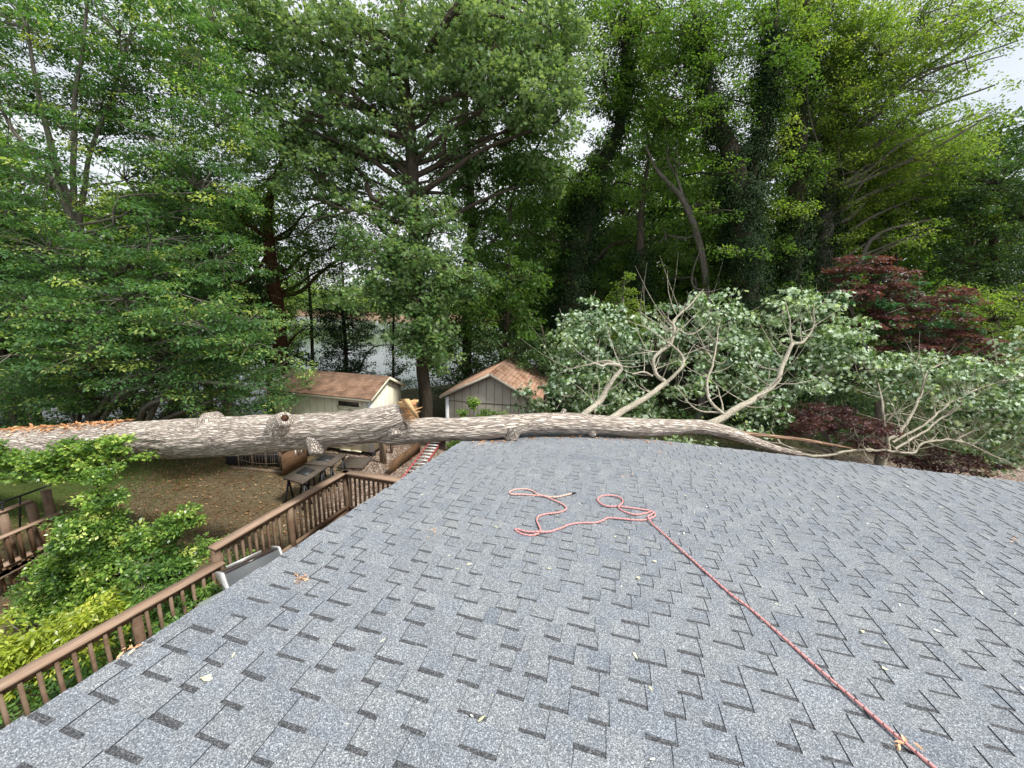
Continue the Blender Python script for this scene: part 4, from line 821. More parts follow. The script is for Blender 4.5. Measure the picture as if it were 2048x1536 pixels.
# limbs of the crown
LIMBS = {
 'a': [(1158, 838, 6.85, .085), (1180, 818, 7.0, .08), (1200, 802, 7.25, .08), (1222, 768, 7.35, .065), (1243, 736, 7.45, .055), (1240, 731, 7.45, .05), (1215, 729, 7.45, .04), (1205, 734, 7.4, .035), (1190, 728, 7.4, .035), (1172, 731, 7.4, .02)],
 'a2': [(1243, 733, 7.45, .045), (1210, 722, 7.6, .03), (1160, 735, 7.8, .02), (1120, 745, 8.0, .01)],
 'b': [(1215, 842, 6.92, .10), (1250, 822, 7.2, .09), (1290, 795, 7.4, .08), (1330, 768, 7.6, .07), (1312, 750, 7.7, .055), (1305, 720, 7.8, .05), (1322, 702, 7.9, .048), (1343, 685, 8.0, .045), (1350, 660, 8.1, .04), (1346, 645, 8.2, .035), (1360, 628, 8.3, .03), (1390, 600, 8.5, .02), (1408, 578, 8.6, .01)],
 'b2': [(1330, 768, 7.6, .055), (1350, 750, 7.6, .05), (1367, 728, 7.7, .04), (1366, 712, 7.8, .033), (1340, 688, 7.9, .025), (1290, 655, 8.1, .015), (1250, 640, 8.3, .007)],
 'b3': [(1348, 655, 8.15, .025), (1380, 668, 8.2, .018), (1410, 650, 8.4, .01)],
 'b4': [(1320, 705, 7.9, .025), (1290, 700, 8, .018), (1270, 690, 8.2, .008)],
 'b5': [(1305, 752, 7.65, .028), (1288, 745, 7.6, .028), (1265, 748, 7.5, .018)],
 'b6': [(1347, 650, 8.2, .025), (1338, 640, 8.1, .018), (1336, 620, 8.1, .01)],
 'c': [(1400, 856, 7.15, .10), (1440, 838, 7.3, .095), (1480, 812, 7.5, .09), (1530, 785, 7.8, .08), (1556, 755, 8.0, .07), (1572, 715, 8.2, .06), (1583, 690, 8.3, .052), (1605, 682, 8.4, .04), (1624, 660, 8.5, .03), (1627, 610, 8.6, .015)],
 'c2': [(1583, 690, 8.3, .035), (1581, 660, 8.4, .025), (1578, 630, 8.5, .018), (1570, 600, 8.6, .008)],
 'd': [(1448, 828, 7.35, .05), (1425, 808, 7.5, .04), (1416, 780, 7.7, .038), (1418, 750, 7.9, .034), (1428, 715, 8.1, .03), (1434, 680, 8.3, .02), (1442, 640, 8.5, .008)],
 'd2': [(1425, 720, 8.1, .022), (1405, 690, 8.2, .015), (1392, 660, 8.3, .007)],
 'd3': [(1440, 825, 7.4, .03), (1400, 822, 7.5, .024), (1375, 800, 7.6, .016), (1350, 770, 7.8, .008)],
 'd4': [(1446, 822, 7.5, .028), (1443, 800, 7.7, .022), (1435, 775, 7.9, .012)],
 'e': [(1560, 900, 7.5, .055), (1590, 906, 7.62, .05), (1650, 911, 7.8, .04), (1700, 901, 8.0, .04), (1760, 900, 8.2, .038), (1825, 905, 8.4, .038), (1842, 888, 8.5, .036), (1880, 880, 8.7, .034), (1915, 882, 8.9, .03), (1960, 898, 9.0, .022), (2060, 945, 9.3, .012)],
 'e2': [(1910, 881, 8.9, .026), (1950, 862, 9.2, .022), (2060, 830, 9.6, .012)],
 'e3': [(1842, 888, 8.5, .03), (1862, 880, 8.5, .025), (1876, 865, 8.5, .018)],
 'f': [(1765, 930, 8.3, .075), (1775, 900, 8.3, .075), (1776, 880, 8.35, .06), (1795, 868, 8.4, .05), (1825, 825, 8.6, .04), (1845, 780, 8.8, .034), (1850, 750, 8.9, .026), (1885, 725, 9.1, .012)],
 'f2': [(1776, 885, 8.3, .045), (1768, 840, 8.4, .034), (1762, 800, 8.6, .03), (1756, 765, 8.8, .014)],
 'f3': [(1790, 898, 8.3, .04), (1840, 868, 8.5, .035), (1900, 825, 8.8, .028), (1960, 785, 9.2, .022), (2060, 740, 9.7, .012)],
 'f4': [(1785, 885, 8.35, .04), (1850, 848, 8.6, .034), (1910, 800, 8.9, .026), (1990, 765, 9.3, .016), (2060, 750, 9.6, .01)],
 'f5': [(1848, 752, 8.9, .02), (1832, 735, 9, .014), (1838, 710, 9.1, .007)],
 'g': [(1600, 905, 7.7, .03), (1560, 885, 8.2, .03), (1540, 860, 8.8, .02)],
}
rb = np.random.RandomState(17)
for nm, L_ in LIMBS.items():
    P, r_ = pathpx(L_); r_ = r_*.68; P, r_ = resample(P, r_, .05); P = P+(np.stack([noise(P*5), noise(P*5+40), noise(P*5+80)], 1)-.5)*.05*np.clip(np.arange(len(P))/8, 0, 1)[:, None]
    lb = MB(); v, lc_, q_ = tube_arr(P, r_, 14 if r_[0] > .05 else 8, .006, 20, .4); lb.arr(v, q_, lc_)
    # bare twigs
    nt_ = max(3, int(len(P)*.30))
    for k_ in range(nt_):
        i_ = rb.randint(len(P)//4, len(P)); ln = rb.uniform(.35, 1.1); d = rb.randn(3)*G(1, .7, .6)+G(0, .2, .45); d /= np.linalg.norm(d)
        cv = rb.randn(3)*.3; t0 = min(.012, r_[i_]*.5)
        tp = np.array([P[i_], P[i_]+d*ln*.35+cv*.08, P[i_]+d*ln*.7+cv*.3*ln+G(0, 0, .06), P[i_]+d*ln*.95+cv*.7*ln+G(0, 0, .16)])
        tp, tr = resample(tp, np.array([t0, t0*.75, t0*.5, .0015]), .08); v, lc_, q_ = tube_arr(tp, tr, 5); lb.arr(v, q_, lc_)
    lb.build('branch', M['bark_limb'], ft, True)
P, r_ = pathpx([(1425, 858, 7.05, .045), (1500, 868, 7.2, .04), (1600, 879, 7.5, .035), (1660, 889, 7.7, .028), (1705, 897, 7.85, .012)])
lb = MB(); lb.tube(P, r_, 10, .03, .014, 16, el=.2); lb.build('split_limb', M['wood_split'] if 'wood_split' in M else bark_mat('split_limb_wood', [(.3, (.10, .055, .035)), (.7, (.42, .28, .19))], 24, .1, 1), ft, True)
lv = Leaves(77); r = lv.r; lv2 = Leaves(78)
CB = [(1160, 700, 9.6, 60, 60, .7, .8, 0), (1190, 650, 9.8, 55, 35, .6, 1, 1), (1230, 700, 9.8, 55, 45, .6, 1, 1), (1110, 790, 9.4, 60, 40, .6, .8, 0), (1180, 770, 9.2, 70, 50, .6, .9, 0), (1260, 770, 9.2, 60, 45, .6, .8, 0), (1060, 800, 9.6, 30, 35, .4, .6, 1),
      (1290, 680, 9.6, 50, 50, .6, .8, 1), (1340, 640, 9.8, 60, 40, .6, .8, 0), (1425, 600, 9.6, 45, 28, .5, 1.2, 1), (1440, 650, 9.6, 50, 40, .6, 1.1, 1), (1390, 690, 9.5, 60, 45, .6, .9, 0), (1470, 710, 9.3, 50, 45, .6, 1.2, 1), (1490, 760, 9.2, 50, 40, .6, 1.1, 1),
      (1380, 760, 9.2, 60, 45, .6, .8, 0), (1530, 790, 9.2, 40, 30, .5, 1, 1), (1590, 620, 9.6, 50, 40, .6, .9, 0), (1640, 600, 9.6, 45, 25, .5, 1, 1), (1540, 660, 9.8, 50, 50, .6, .8, 2), (1660, 660, 9.5, 60, 40, .6, .9, 0), (1700, 655, 9.6, 45, 22, .5, 1, 1),
      (1620, 740, 9.3, 60, 50, .6, 1, 1), (1700, 720, 9.4, 70, 40, .6, 1.1, 1), (1540, 825, 9.0, 34, 24, .5, .8, 1), (1770, 765, 9.4, 60, 30, .6, 1, 0), (1820, 740, 9.4, 55, 30, .6, 1.1, 1), (1900, 740, 9.6, 60, 35, .6, 1.2, 1), (1860, 800, 9.5, 70, 45, .6, .9, 0),
      (1970, 740, 9.8, 50, 30, .6, 1.1, 1), (2030, 760, 9.8, 60, 40, .6, 1.2, 1), (1980, 820, 9.6, 70, 45, .6, 1, 1), (2050, 860, 9.6, 60, 50, .6, 1.1, 1), (1920, 860, 9.5, 50, 35, .5, .8, 0), (2000, 915, 9.5, 60, 24, .5, .9, 0), (1500, 860, 8.6, 30, 20, .3, 1, 1), (1380, 885, 8.2, 40, 12, .25, 1, 0), (1330, 890, 8.1, 30, 10, .2, .8, 0),
      (1150, 640, 10.2, 30, 40, .5, .4, 1), (1300, 820, 9.2, 60, 30, .5, .7, 0), (1440, 830, 9.0, 50, 30, .5, .5, 0), (2080, 700, 10, 60, 50, .6, 1, 1), (2060, 925, 9.6, 50, 22, .5, 1, 0), (1940, 775, 9.5, 60, 34, .6, 1.2, 1), (2020, 810, 9.4, 60, 40, .6, 1.2, 1), (1790, 735, 9.5, 50, 24, .5, 1, 1), (1690, 690, 9.5, 50, 26, .5, 1, 1), (1520, 720, 9.5, 40, 40, .5, 1, 1), (1960, 925, 9.8, 50, 16, .5, .7, 0), (1200, 620, 9.9, 50, 25, .5, .9, 1), (1480, 660, 9.7, 30, 50, .4, 1, 1), (1130, 690, 9.8, 40, 40, .5, .6, 2), (1560, 610, 9.9, 30, 24, .4, .7, 1), (1830, 850, 9.6, 40, 24, .5, .5, 0)]
tm_ = MB(); nt = 0
for (px, py, Y, rx, ry, dm, dd, kind) in CB:
    c = at(px, py, Y); k = Y/F; cr = .22; ns = max(4, int(dd*1.75*math.pi*rx*ry*k*k/(cr*cr)*.62)); C = c+in_ball(r, ns, .2)*G(rx*k, dm, ry*k)*1.15
    C = C[C[:, 2] > .3]
    flip = {0: .45, 1: .92, 2: .1}[kind]
    lv.clumps(C, cr*r.uniform(.5, 1.7, len(C)), 26, .098, .55, .5, .7, .55 if kind != 2 else .8, .28, flip=flip)
    for e in C[::3]:
        s_ = e+(c-e)*.6+r.randn(3)*.1-G(0, 0, .25); p, pr = resample(np.array([s_, (s_+e)/2+r.randn(3)*.08, e, e+r.randn(3)*.15+G(0, 0, .1)]), np.array([.012, .009, .006, .002]), .12)
        v, lc_, q_ = tube_arr(p, pr, 4); tm_.arr(v, q_, lc_)
lv.build('crown', T_MAPLE, M['leaf_silver'], ft); print('fallen leaves', lv.count); tm_.build('twigs', M['bark_limb'], ft, True)
own(ft)
# orange bark flakes on the trunk top
lv = Leaves(5); r = lv.r; n_ = 900; ii = r.randint(0, len(P), 1)
Pm, rm = resample(LP, LR, .05); u0 = np.array([project for project in range(len(Pm))])
xs_ = 1024+F*((Pm-CAM)@rt)/((Pm-CAM)@fw); ok = np.where((xs_ > -60) & (xs_ < 262))[0]; ii = r.choice(ok, n_)
off = r.randn(n_)*.13-.05; pz = Pm[ii]; cen_d = np.stack([r.randn(n_)*.05, off, np.sqrt(np.clip(rm[ii]**2-off**2, .01, None))+.012+r.rand(n_)*.03], 1)
lv.add(pz+cen_d, r.randn(n_, 3)*G(1, 1, .2), r.randn(n_, 3)*.35+Z1, r.uniform(.04, .10, n_), r.rand(n_))
M['chips'] = leaf_mat('bark_chips', [(0, (.30, .12, .05)), (.6, (.55, .27, .12)), (1, (.72, .48, .28))], .05)
tag(lv.build('bark_flakes', T_DIAMOND, M['chips'], None), 'orange bark flakes strewn on top of the fallen trunk at left', 'bark flakes', kind='stuff')

# ------------------------------------------------------------------ wooden deck with railing
zd = .8; zc = 1.76
A = atz(430, 1094, zc); Bp = atz(690, 944, zc); Cp = atz(838, 967, zc); Bn0 = atz(437, 1128, 1.52); Bn1 = atz(-60, 1405, 1.52)
deck = thing('wooden_deck', (Bp[0], Bp[1], 0), 'brown stained wooden deck railing running along the left of the roof', 'deck')
def flat(v): return G(v[0], v[1], 0)/np.linalg.norm(v[:2])
rr3 = random.Random(9)
def rail_run(a, b, zcap, zfl, posts, inset=0, sp=.118, endcap=.05):
    d = flat(b-a); L_ = np.linalg.norm((b-a)[:2]); side = np.cross(Z1, d)
    a = G(a[0], a[1], 0); 
    MB().beam(a-d*endcap+Z1*zcap, a+d*(L_+endcap)+Z1*zcap, .165, .038).build('rail_cap', M['wood_cap'], deck)
    MB().beam(a+Z1*(zcap-.066), a+d*L_+Z1*(zcap-.066), .04, .09).build('top_rail', M['wood_rail'], deck)
    MB().beam(a+Z1*(zfl+.10), a+d*L_+Z1*(zfl+.10), .04, .09).build('bottom_rail', M['wood_rail'], deck)
    for p_ in posts: MB().box(a+d*p_+side*.0+Z1*((zcap-.02+zfl-.25)/2), (.092, .092, zcap-.02-(zfl-.25)), (d, side, Z1)).build('post', M['wood_rail'], deck)
    k = sp*.8
    while k < L_:
        if all(abs(k-p_) > .085 for p_ in posts):
            MB().box(a+d*k+side*.037+Z1*((zcap-.03+zfl+.02)/2), (.036, .034, zcap-.03-(zfl+.02)), (d, side, Z1), rr3.random()).build('baluster', M['wood_rail'], deck)
        k += sp
LAB = np.linalg.norm((Bp-A)[:2])
rail_run(A, Bp, zc, zd, [0.0, LAB*.475, LAB-.0])
rail_run(Bp, Cp, zc, zd, [np.linalg.norm((Cp-Bp)[:2])])
LN = np.linalg.norm((Bn1-Bn0)[:2])
rail_run(Bn0, Bn1, 1.52, .62, [LN*.44, LN*.98], sp=.135)
mb = MB(); dd_ = flat(Bp-A); sd_ = np.cross(dd_, Z1)
k_ = 0
while k_*.145 < 2.1:
    p0 = G(A[0], A[1], zd)+sd_*(k_*.145+.0); mb.beam(p0-dd_*.1, p0+dd_*(LAB+.1), .138, .03, t=.5); k_ += 1
mb.build('deck_boards', M['wood_rail'], deck)
mb = MB(); k_ = 0; dn_ = flat(Bn1-Bn0); sn_ = np.cross(Z1, dn_)
while k_*.145 < 2.0: p0 = G(Bn0[0], Bn0[1], .60)+sn_*(k_*.145); mb.beam(p0-dn_*(-.02), p0+dn_*LN, .138, .03); k_ += 1
mb.build('lower_deck_boards', M['wood_rail'], deck)
MB().beam(G(A[0], A[1], zd-.13)-sd_*.05, G(Bp[0], Bp[1], zd-.13)-sd_*.05, .04, .19).build('rim_joist', M['wood_rail'], deck); own(deck)

# deck stair frame further left
sd2 = thing('garden_stairs', atz(60, 1120, 0), 'weathered brown wooden stair landing with rails half hidden behind the holly at left', 'stairs')
def cap(x0, y0, x1, y1, z, w_=.10, h_=.035, m_='wood_cap', nm='rail_cap'): 
    a, b_ = atz(x0, y0, z), atz(x1, y1, z); MB().beam(a, b_, w_, h_).build(nm, M[m_], sd2); return a, b_
cap(-60, 1046, 62, 1001, 1.55); a2, b2 = cap(-60, 1102, 122, 1024, 1.2); a3, b3 = cap(-60, 1162, 92, 1092, .62, .14)
for (x_, y_, z_, zb) in ((60, 1003, 1.55, .3), (90, 976, 1.75, .3), (2, 1022, 1.55, .2)):
    p = atz(x_, y_, z_); MB().box(G(p[0], p[1], (z_+zb)/2-.02), (.10, .10, z_-zb-.04)).build('post', M['wood_rail'], sd2)
for k_ in range(7):
    p = a2+(b2-a2)*(.1+k_*.125); MB().box(G(p[0], p[1], .92), (.06, .04, .52)).build('baluster', M['wood_brown'], sd2)
for k_ in range(7):
    p = a3+(b3-a3)*(.12+k_*.125); MB().box(G(p[0], p[1]-.03, .30), (.06, .04, .62)).build('baluster', M['wood_brown'], sd2)
mb = MB()
for k_ in range(9):
    p = atz(-60, 1178, .5)+G(0, -.14*k_, 0); mb.beam(p, p+(b3-a3)*1.0+G(0, 0, 0), .13, .03)
mb.build('landing_boards', M['wood_old'], sd2); own(sd2)
hl = MB(); hl.tube([atz(-40, 1020, 1.75), atz(40, 992, 1.75), atz(135, 957, 1.7)], .02, 8, .1); hl.tube([atz(40, 992, 1.75), atz(40, 1060, 1.0)], .015, 6); hl.tube([atz(5, 1005, 1.75), atz(6, 1070, 1.0)], .015, 6)
tag(hl.build('black_handrail', M['black'], None, True), 'thin black metal handrail beside the stair landing at far left', 'handrail')

# ------------------------------------------------------------------ grill on the deck
def grill():
    g0, g1 = atz(428, 1130, 1.80), atz(544, 1078, 1.80); d = flat(g1-g0); s_ = np.cross(d, Z1)  # s_ towards the house
    Lg = np.linalg.norm((g1-g0)[:2]); root = thing('gas_grill', G(*(g0[:2]), .62), 'grey gas grill with a brown glass hood peeking past the roof edge', 'grill')
    prof = [(0, -.02), (.0, .06), (.24, .15), (.27, .14), (.32, .06), (.38, -.02), (.44, -.06), (.44, -.1)]
    def sweep(nm, pr, k0, k1, m_):
        mb = MB(); n_ = len(pr); v = [g0+d*k+s_*a+Z1*(b_-.2) for k in (k0, k1) for a, b_ in pr]
        mb.add(v, [(i_, i_+1, n_+i_+1, n_+i_) for i_ in range(n_-1)]+[list(range(n_))[::-1], list(range(n_, 2*n_))]+[(0, n_, 2*n_-1, n_-1)]); return mb.build(nm, M[m_], root)
    h = sweep('hood', prof, .03, Lg-.03, 'grill_grey')
    sweep('hood_panel', [(-.012, .04), (-.012, .068), (.235, .170), (.265, .160), (.22, .13), (.01, .055)], .035, Lg-.035, 'grill_brown')
    for k_ in (0, Lg-.03): sweep('end_cap', [(a*1.0, b_+.025) for a, b_ in prof], k_, k_+.029, 'alu')
    mb = MB(); mb.tube([g0+d*.15-s_*.05-Z1*.15, g0+d*(Lg-.15)-s_*.05-Z1*.15], .014, 8); mb.build('handle', M['alu'], root, True)
    MB().box(g0+d*Lg/2+s_*.22-Z1*.70, (Lg-.1, .42, .96), (d, s_, Z1)).build('cart', M['grill_cover'], root)
    mb = MB(); c0_ = atz(392, 1215, 1.62); c1_ = c0_+d*.62; pr = [(0, -.1), (.0, .02), (.02, .06), (.06, .08), (.40, .08), (.46, .05), (.48, -.1)]; n_ = len(pr)
    v = [c0_+d*k+s_*a+Z1*b_ for k in (0, .03, .5, .53) for a, b_ in [(a_+(.02 if k in (0, .53) else 0), b__-(.02 if k in (0, .53) else 0)) for a_, b__ in pr]]
    mb.add(v, [(i_+n_*j_, i_+1+n_*j_, n_*(j_+1)+i_+1, n_*(j_+1)+i_) for j_ in range(3) for i_ in range(n_-1)]+[list(range(n_))[::-1], list(range(3*n_, 4*n_))]); mb.build('side_burner_lid', M['grill_cover'], root)
    own(root)
grill()

# ------------------------------------------------------------------ yard things
def bench(name, label, P4, ztop, panel=None):
    p = [atz(x_, y_, ztop) for x_, y_ in P4]; root = thing(name, G(*(p[0][:2]), float(gz(p[0][0], p[0][1]))), label, 'workbench', 'plywood work tables on sawhorses')
    mb = MB(); lo = [q_-G(0, 0, .05) for q_ in p]; mb.add(p+lo, [(0, 1, 2, 3), (7, 6, 5, 4), (0, 4, 5, 1), (1, 5, 6, 2), (2, 6, 7, 3), (3, 7, 4, 0)]); mb.build('tabletop', M['wood_old_shaded'], root)
    for f_ in (.14, .86):
        a = p[0]+(p[1]-p[0])*f_; b_ = p[3]+(p[2]-p[3])*f_; lg = MB()
        lg.beam(a-G(0, 0, .08), b_-G(0, 0, .08), .05, .06)
        for e, o_ in ((a, b_), (b_, a)):
            dr = flat(o_-e); tp = e+dr*.08-G(0, 0, .1); dl = flat(p[1]-p[0])
            for s_ in (-.17, .17): lg.beam(tp, G(tp[0], tp[1], float(gz(tp[0], tp[1])))+dl*s_-dr*.05, .04, .04)
        lg.build('sawhorse', M['black'], root)
    if panel:
        c = p[0]*(1-panel[0])*(1-panel[1])+p[1]*panel[0]*(1-panel[1])+p[2]*panel[0]*panel[1]+p[3]*(1-panel[0])*panel[1]; d1_ = (p[1]-p[0])*.23; d2_ = (p[3]-p[0])*.27
        mb = MB(); q4 = [c-d1_-d2_, c+d1_-d2_, c+d1_+d2_, c-d1_+d2_]; mb.add([x+G(0, 0, .004) for x in q4]+[x+G(0, 0, .02) for x in q4], [(4, 5, 6, 7), (0, 1, 5, 4), (1, 2, 6, 5), (2, 3, 7, 6), (3, 0, 4, 7)]); mb.build('rubber_mat', M['black'], root)
    own(root)
bench('work_table', 'plywood work table on black sawhorses nearest the deck corner', [(566, 955), (607, 930), (655, 932), (605, 966)], .80, (.55, .5))
bench('work_table', 'second plywood work table behind the first with a dark mat', [(612, 927), (644, 905), (694, 908), (662, 931)], .80, (.5, .45))
def yardbox(name, label, cat, parts, grp=None):
    o = None; root = thing(name, parts[0][1], label, cat, grp)
    for nm, p0, p1, w_, h_, m_ in parts: MB().beam(p0, p1, w_, h_).build(nm, M[m_], root)
    own(root)
# ladder lying on the ground
a, b_, c_, d_ = atz(860, 884, .12), atz(806, 955, .12), atz(884, 884, .12), atz(836, 950, .12)
lad = thing('red_ladder', b_, 'red fibreglass ladder with aluminium rungs lying on the slope by the grey shed', 'ladder')
dirl = flat(a-b_); sdl = np.cross(dirl, Z1); Ll = np.linalg.norm((a-b_)[:2])+.6; o_ = b_-dirl*.3
if sdl[0] < 0: sdl = -sdl
for s_ in (0, .44): MB().beam(o_+sdl*s_, o_+sdl*s_+dirl*Ll, .03, .085).build('rail', M['red_fibre'], lad)
k_ = .2
while k_ < Ll: MB().beam(o_+dirl*k_+sdl*.015+G(0, 0, .02), o_+dirl*k_+sdl*.425+G(0, 0, .02), .085, .03).build('rung', M['alu'], lad); k_ += .29
own(lad)
# plywood retaining board
mb = MB(); mb.beam(atz(778, 940, .22), atz(840, 892, .22), .025, .44)
tag(mb.build('plywood_board', M['wood_brown'], None), 'stained brown plywood board standing on edge between the two sheds', 'board')
tag(MB().beam(atz(795, 930, .06), atz(838, 893, .06), .09, .06).build('timber', M['wood_cap'], None), 'light timber lying on the gravel along the plywood board', 'timber')
for x_, y_, h_, lb_ in ((763, 925, 1.05, 'left of two grey wooden posts by the cream shed corner'), (770, 928, 1.0, 'right of two grey wooden posts by the cream shed corner'), (783, 905, .8, 'short pale post behind the pair by the cream shed')):
    p = atz(x_, y_, 0); tag(MB().box(G(p[0], p[1], h_/2), (.085, .085, h_+.1)).build('fence_post', M['wood_old'], None), lb_, 'post', 'old posts beside the cream shed')
p = [atz(x_, 922+(x_-690)*.02, .10) for x_ in (688, 738)]
mb = MB()
for k_ in range(7): o_ = G(0, -.13*k_+.3, 0); mb.beam(p[0]+o_, p[1]+o_, .10, .03)
tag(mb.build('board_walk', M['wood_old_shaded'], None), 'low grey plank ramp on the ground in front of the cream shed doors', 'ramp')
# dark wire pen and clutter left of the work tables
pen = thing('wire_pen', atz(520, 945, 0), 'dark open wire pen under the fallen trunk left of the work tables', 'pen')
pl_, pr_ = atz(478, 936, .06), atz(562, 944, .06)
MB().beam(pl_-G(.2, 0, 0), pr_+G(.1, 0, 0), .09, .10).build('timber_edge', M['wood_old'], pen)
for f_ in (0, .33, .66, 1.0): q_ = pl_+(pr_-pl_)*f_; MB().box(q_+G(0, .03, .45), (.04, .04, .9)).build('post', M['wood_old'], pen)
mb = MB()
for k_ in range(17): q_ = pl_+(pr_-pl_)*(k_/16); mb.tube([q_+G(0, 0, .02), q_+G(random.uniform(-.04, .04), .02, .45), q_+G(0, .03, .85)], .006, 4)
for z_ in (.3, .6, .85): mb.tube([pl_+G(0, 0, z_), (pl_+pr_)/2+G(0, 0, z_-.08), pr_+G(0, 0, z_)], .006, 4, .2)
mb.build('wire_mesh', M['wood_old'], pen)
MB().box((pl_+pr_)/2+G(-.2, .9, .30), (2.2, 1.2, .6)).build('dark_clutter', M['black'], pen); own(pen)  # solid black block behind the wire, part of the clutter
crt = thing('wooden_crate', atz(575, 950, 0), 'brown plywood crate with pale slats behind the nearest work table', 'crate')
q0, q1 = atz(566, 952, .05), atz(592, 938, .05); dq = flat(q1-q0)
MB().beam(q0+G(0, 0, .40), q1+dq*.5+G(0, 0, .40), .03, .75).build('side_panel', M['wood_brown'], crt)
for k_ in range(4): qq = q0+dq*(.62+.12*k_)-G(0, .04, 0); MB().box(G(qq[0], qq[1]-.03, .62), (.05, .02, .28)).build('slat', M['white_trim'] if k_ % 2 == 0 else M['wood_old'], crt)
MB().beam(q0+G(0, 0, .8), q1+dq*.5+G(0, 0, .8), .12, .03).build('top_board', M['wood_brown'], crt); own(crt)

# ------------------------------------------------------------------ shrubs beside the deck
KW = dict(tw=.005, limb_r=.3, sides=8, amp=.004)
tree('holly_shrub', 'tall deep green holly like shrub rising in tiers left of the deck', 'shrub', None,
     [[(215, 1280, 5.6, .05), (213, 1150, 5.6, .04), (205, 1040, 5.7, .03), (200, 950, 5.8, .012)], [(214, 1180, 5.6, .025), (280, 1110, 5.6, .015), (350, 1045, 5.6, .008)]],
     [(200, 950, 5.8, 34, 16, .25, 1), (205, 1000, 5.7, 40, 24, .3, 1), (175, 1035, 5.7, 60, 26, .4, 1), (200, 1090, 5.7, 90, 35, .5, 1.1), (300, 1075, 5.6, 55, 28, .3, 1), (350, 1045, 5.6, 50, 18, .25, 1), (370, 1025, 5.6, 22, 10, .15, 1),
      (150, 1130, 5.7, 75, 45, .5, 1.1), (250, 1140, 5.6, 80, 40, .5, 1.1), (120, 1190, 5.6, 90, 45, .5, 1.1), (220, 1190, 5.6, 100, 45, .5, 1.1), (90, 1235, 5.5, 90, 40, .4, 1), (330, 1120, 5.5, 70, 35, .4, 1), (320, 1170, 5.4, 70, 35, .4, .9), (180, 1060, 5.5, 60, 35, .4, 1)],
     'leaf_holly', 'bark_dark', T_DIAMOND, .062, .13, 50, 2.1, 301, flat=.6, upw=.55, tbase=.55, tvar=.26, **KW)
tree('yellow_shrub', 'bright yellow green leaved shrub behind the lower railing at left', 'shrub', None,
     [[(60, 1420, 4.3, .02), (60, 1330, 4.3, .015)], [(150, 1360, 4.4, .02), (160, 1260, 4.4, .01)]],
     [(40, 1290, 4.3, 55, 30, .3, 1), (110, 1260, 4.4, 60, 30, .3, 1.1), (180, 1225, 4.5, 45, 25, .25, 1.1), (60, 1350, 4.2, 80, 35, .3, 1), (150, 1310, 4.3, 70, 30, .3, 1), (10, 1240, 4.6, 35, 20, .2, .5), (0, 1310, 4.1, 50, 40, .3, 1), (230, 1240, 4.6, 60, 30, .3, 1), (90, 1310, 4.3, 80, 40, .3, 1), (240, 1200, 4.8, 45, 20, .2, .8)],
     'leaf_yellow', 'bark_grey', T_LONG, .08, .14, 30, 1.9, 302, flat=.6, upw=.55, **KW)
tree('rhododendron_shrub', 'glossy green rhododendron behind the deck railing below the grill', 'shrub', None,
     [[(300, 1350, 4.6, .02), (310, 1250, 4.7, .015)], [(400, 1180, 5.2, .015), (400, 1140, 5.2, .01)]],
     [(310, 1190, 4.9, 70, 35, .3, 1), (260, 1250, 4.7, 60, 35, .3, 1), (360, 1210, 4.9, 55, 35, .3, 1.1), (300, 1260, 4.6, 70, 40, .3, 1.1), (400, 1180, 5.0, 45, 40, .3, 1), (380, 1240, 4.6, 50, 40, .3, 1), (290, 1130, 5.1, 55, 30, .3, .8), (340, 1140, 5.2, 40, 20, .2, .7)],
     'leaf_laurel', 'bark_grey', T_LONG, .08, .13, 26, 1.7, 303, flat=.6, upw=.5, **KW)
tree('low_azalea_shrub', 'dark green azalea filling the gaps of the near lower railing', 'shrub', None,
     [[(150, 1480, 3.9, .02), (150, 1400, 3.9, .01)]],
     [(40, 1440, 3.8, 80, 40, .3, 1), (130, 1400, 4.0, 70, 40, .3, 1), (220, 1340, 4.2, 70, 40, .3, 1), (270, 1310, 4.4, 50, 35, .3, 1), (-30, 1400, 3.9, 50, 60, .3, 1), (120, 1340, 4.2, 60, 30, .3, 1)],
     'leaf_laurel', 'bark_grey', T_LONG, .08, .13, 26, 1.7, 304, flat=.6, upw=.5, tbase=.35, **KW)
tree('railing_bush', 'light green bush seen through the upper deck railing beside the post', 'shrub', None,
     [[(470, 1150, 5.9, .015), (470, 1110, 5.9, .01)]],
     [(400, 1105, 5.9, 30, 22, .2, .7), (425, 1085, 6.0, 40, 16, .2, .8), (480, 1130, 5.9, 45, 25, .25, 1), (445, 1150, 5.6, 30, 30, .2, 1), (510, 1140, 6.0, 25, 18, .2, .7)],
     'leaf_laurel', 'bark_grey', T_LONG, .07, .12, 24, 1.8, 305, tbase=.7, **KW)
tree('maple_sprig', 'light green leafy branch hanging in front of the fallen trunk at far left', 'branch', None,
     [[(-120, 960, 6.8, .03), (-40, 940, 6.7, .02), (80, 920, 6.6, .015), (230, 890, 6.6, .005)]],
     [(20, 915, 6.6, 50, 20, .2, 1), (90, 925, 6.5, 45, 22, .2, 1), (150, 900, 6.6, 45, 26, .2, 1.1), (210, 895, 6.6, 42, 26, .2, 1.1), (235, 880, 6.6, 24, 16, .15, 1), (120, 950, 6.5, 60, 16, .2, .9), (30, 950, 6.4, 50, 14, .2, .8), (190, 930, 6.5, 50, 18, .2, 1), (280, 915, 6.8, 40, 10, .15, .4), (0, 885, 6.6, 18, 10, .1, .7)],
     'leaf_holly', 'bark_grey', T_MAPLE, .06, .11, 26, 1.7, 306, flat=.5, upw=.75, tbase=.62, **KW)
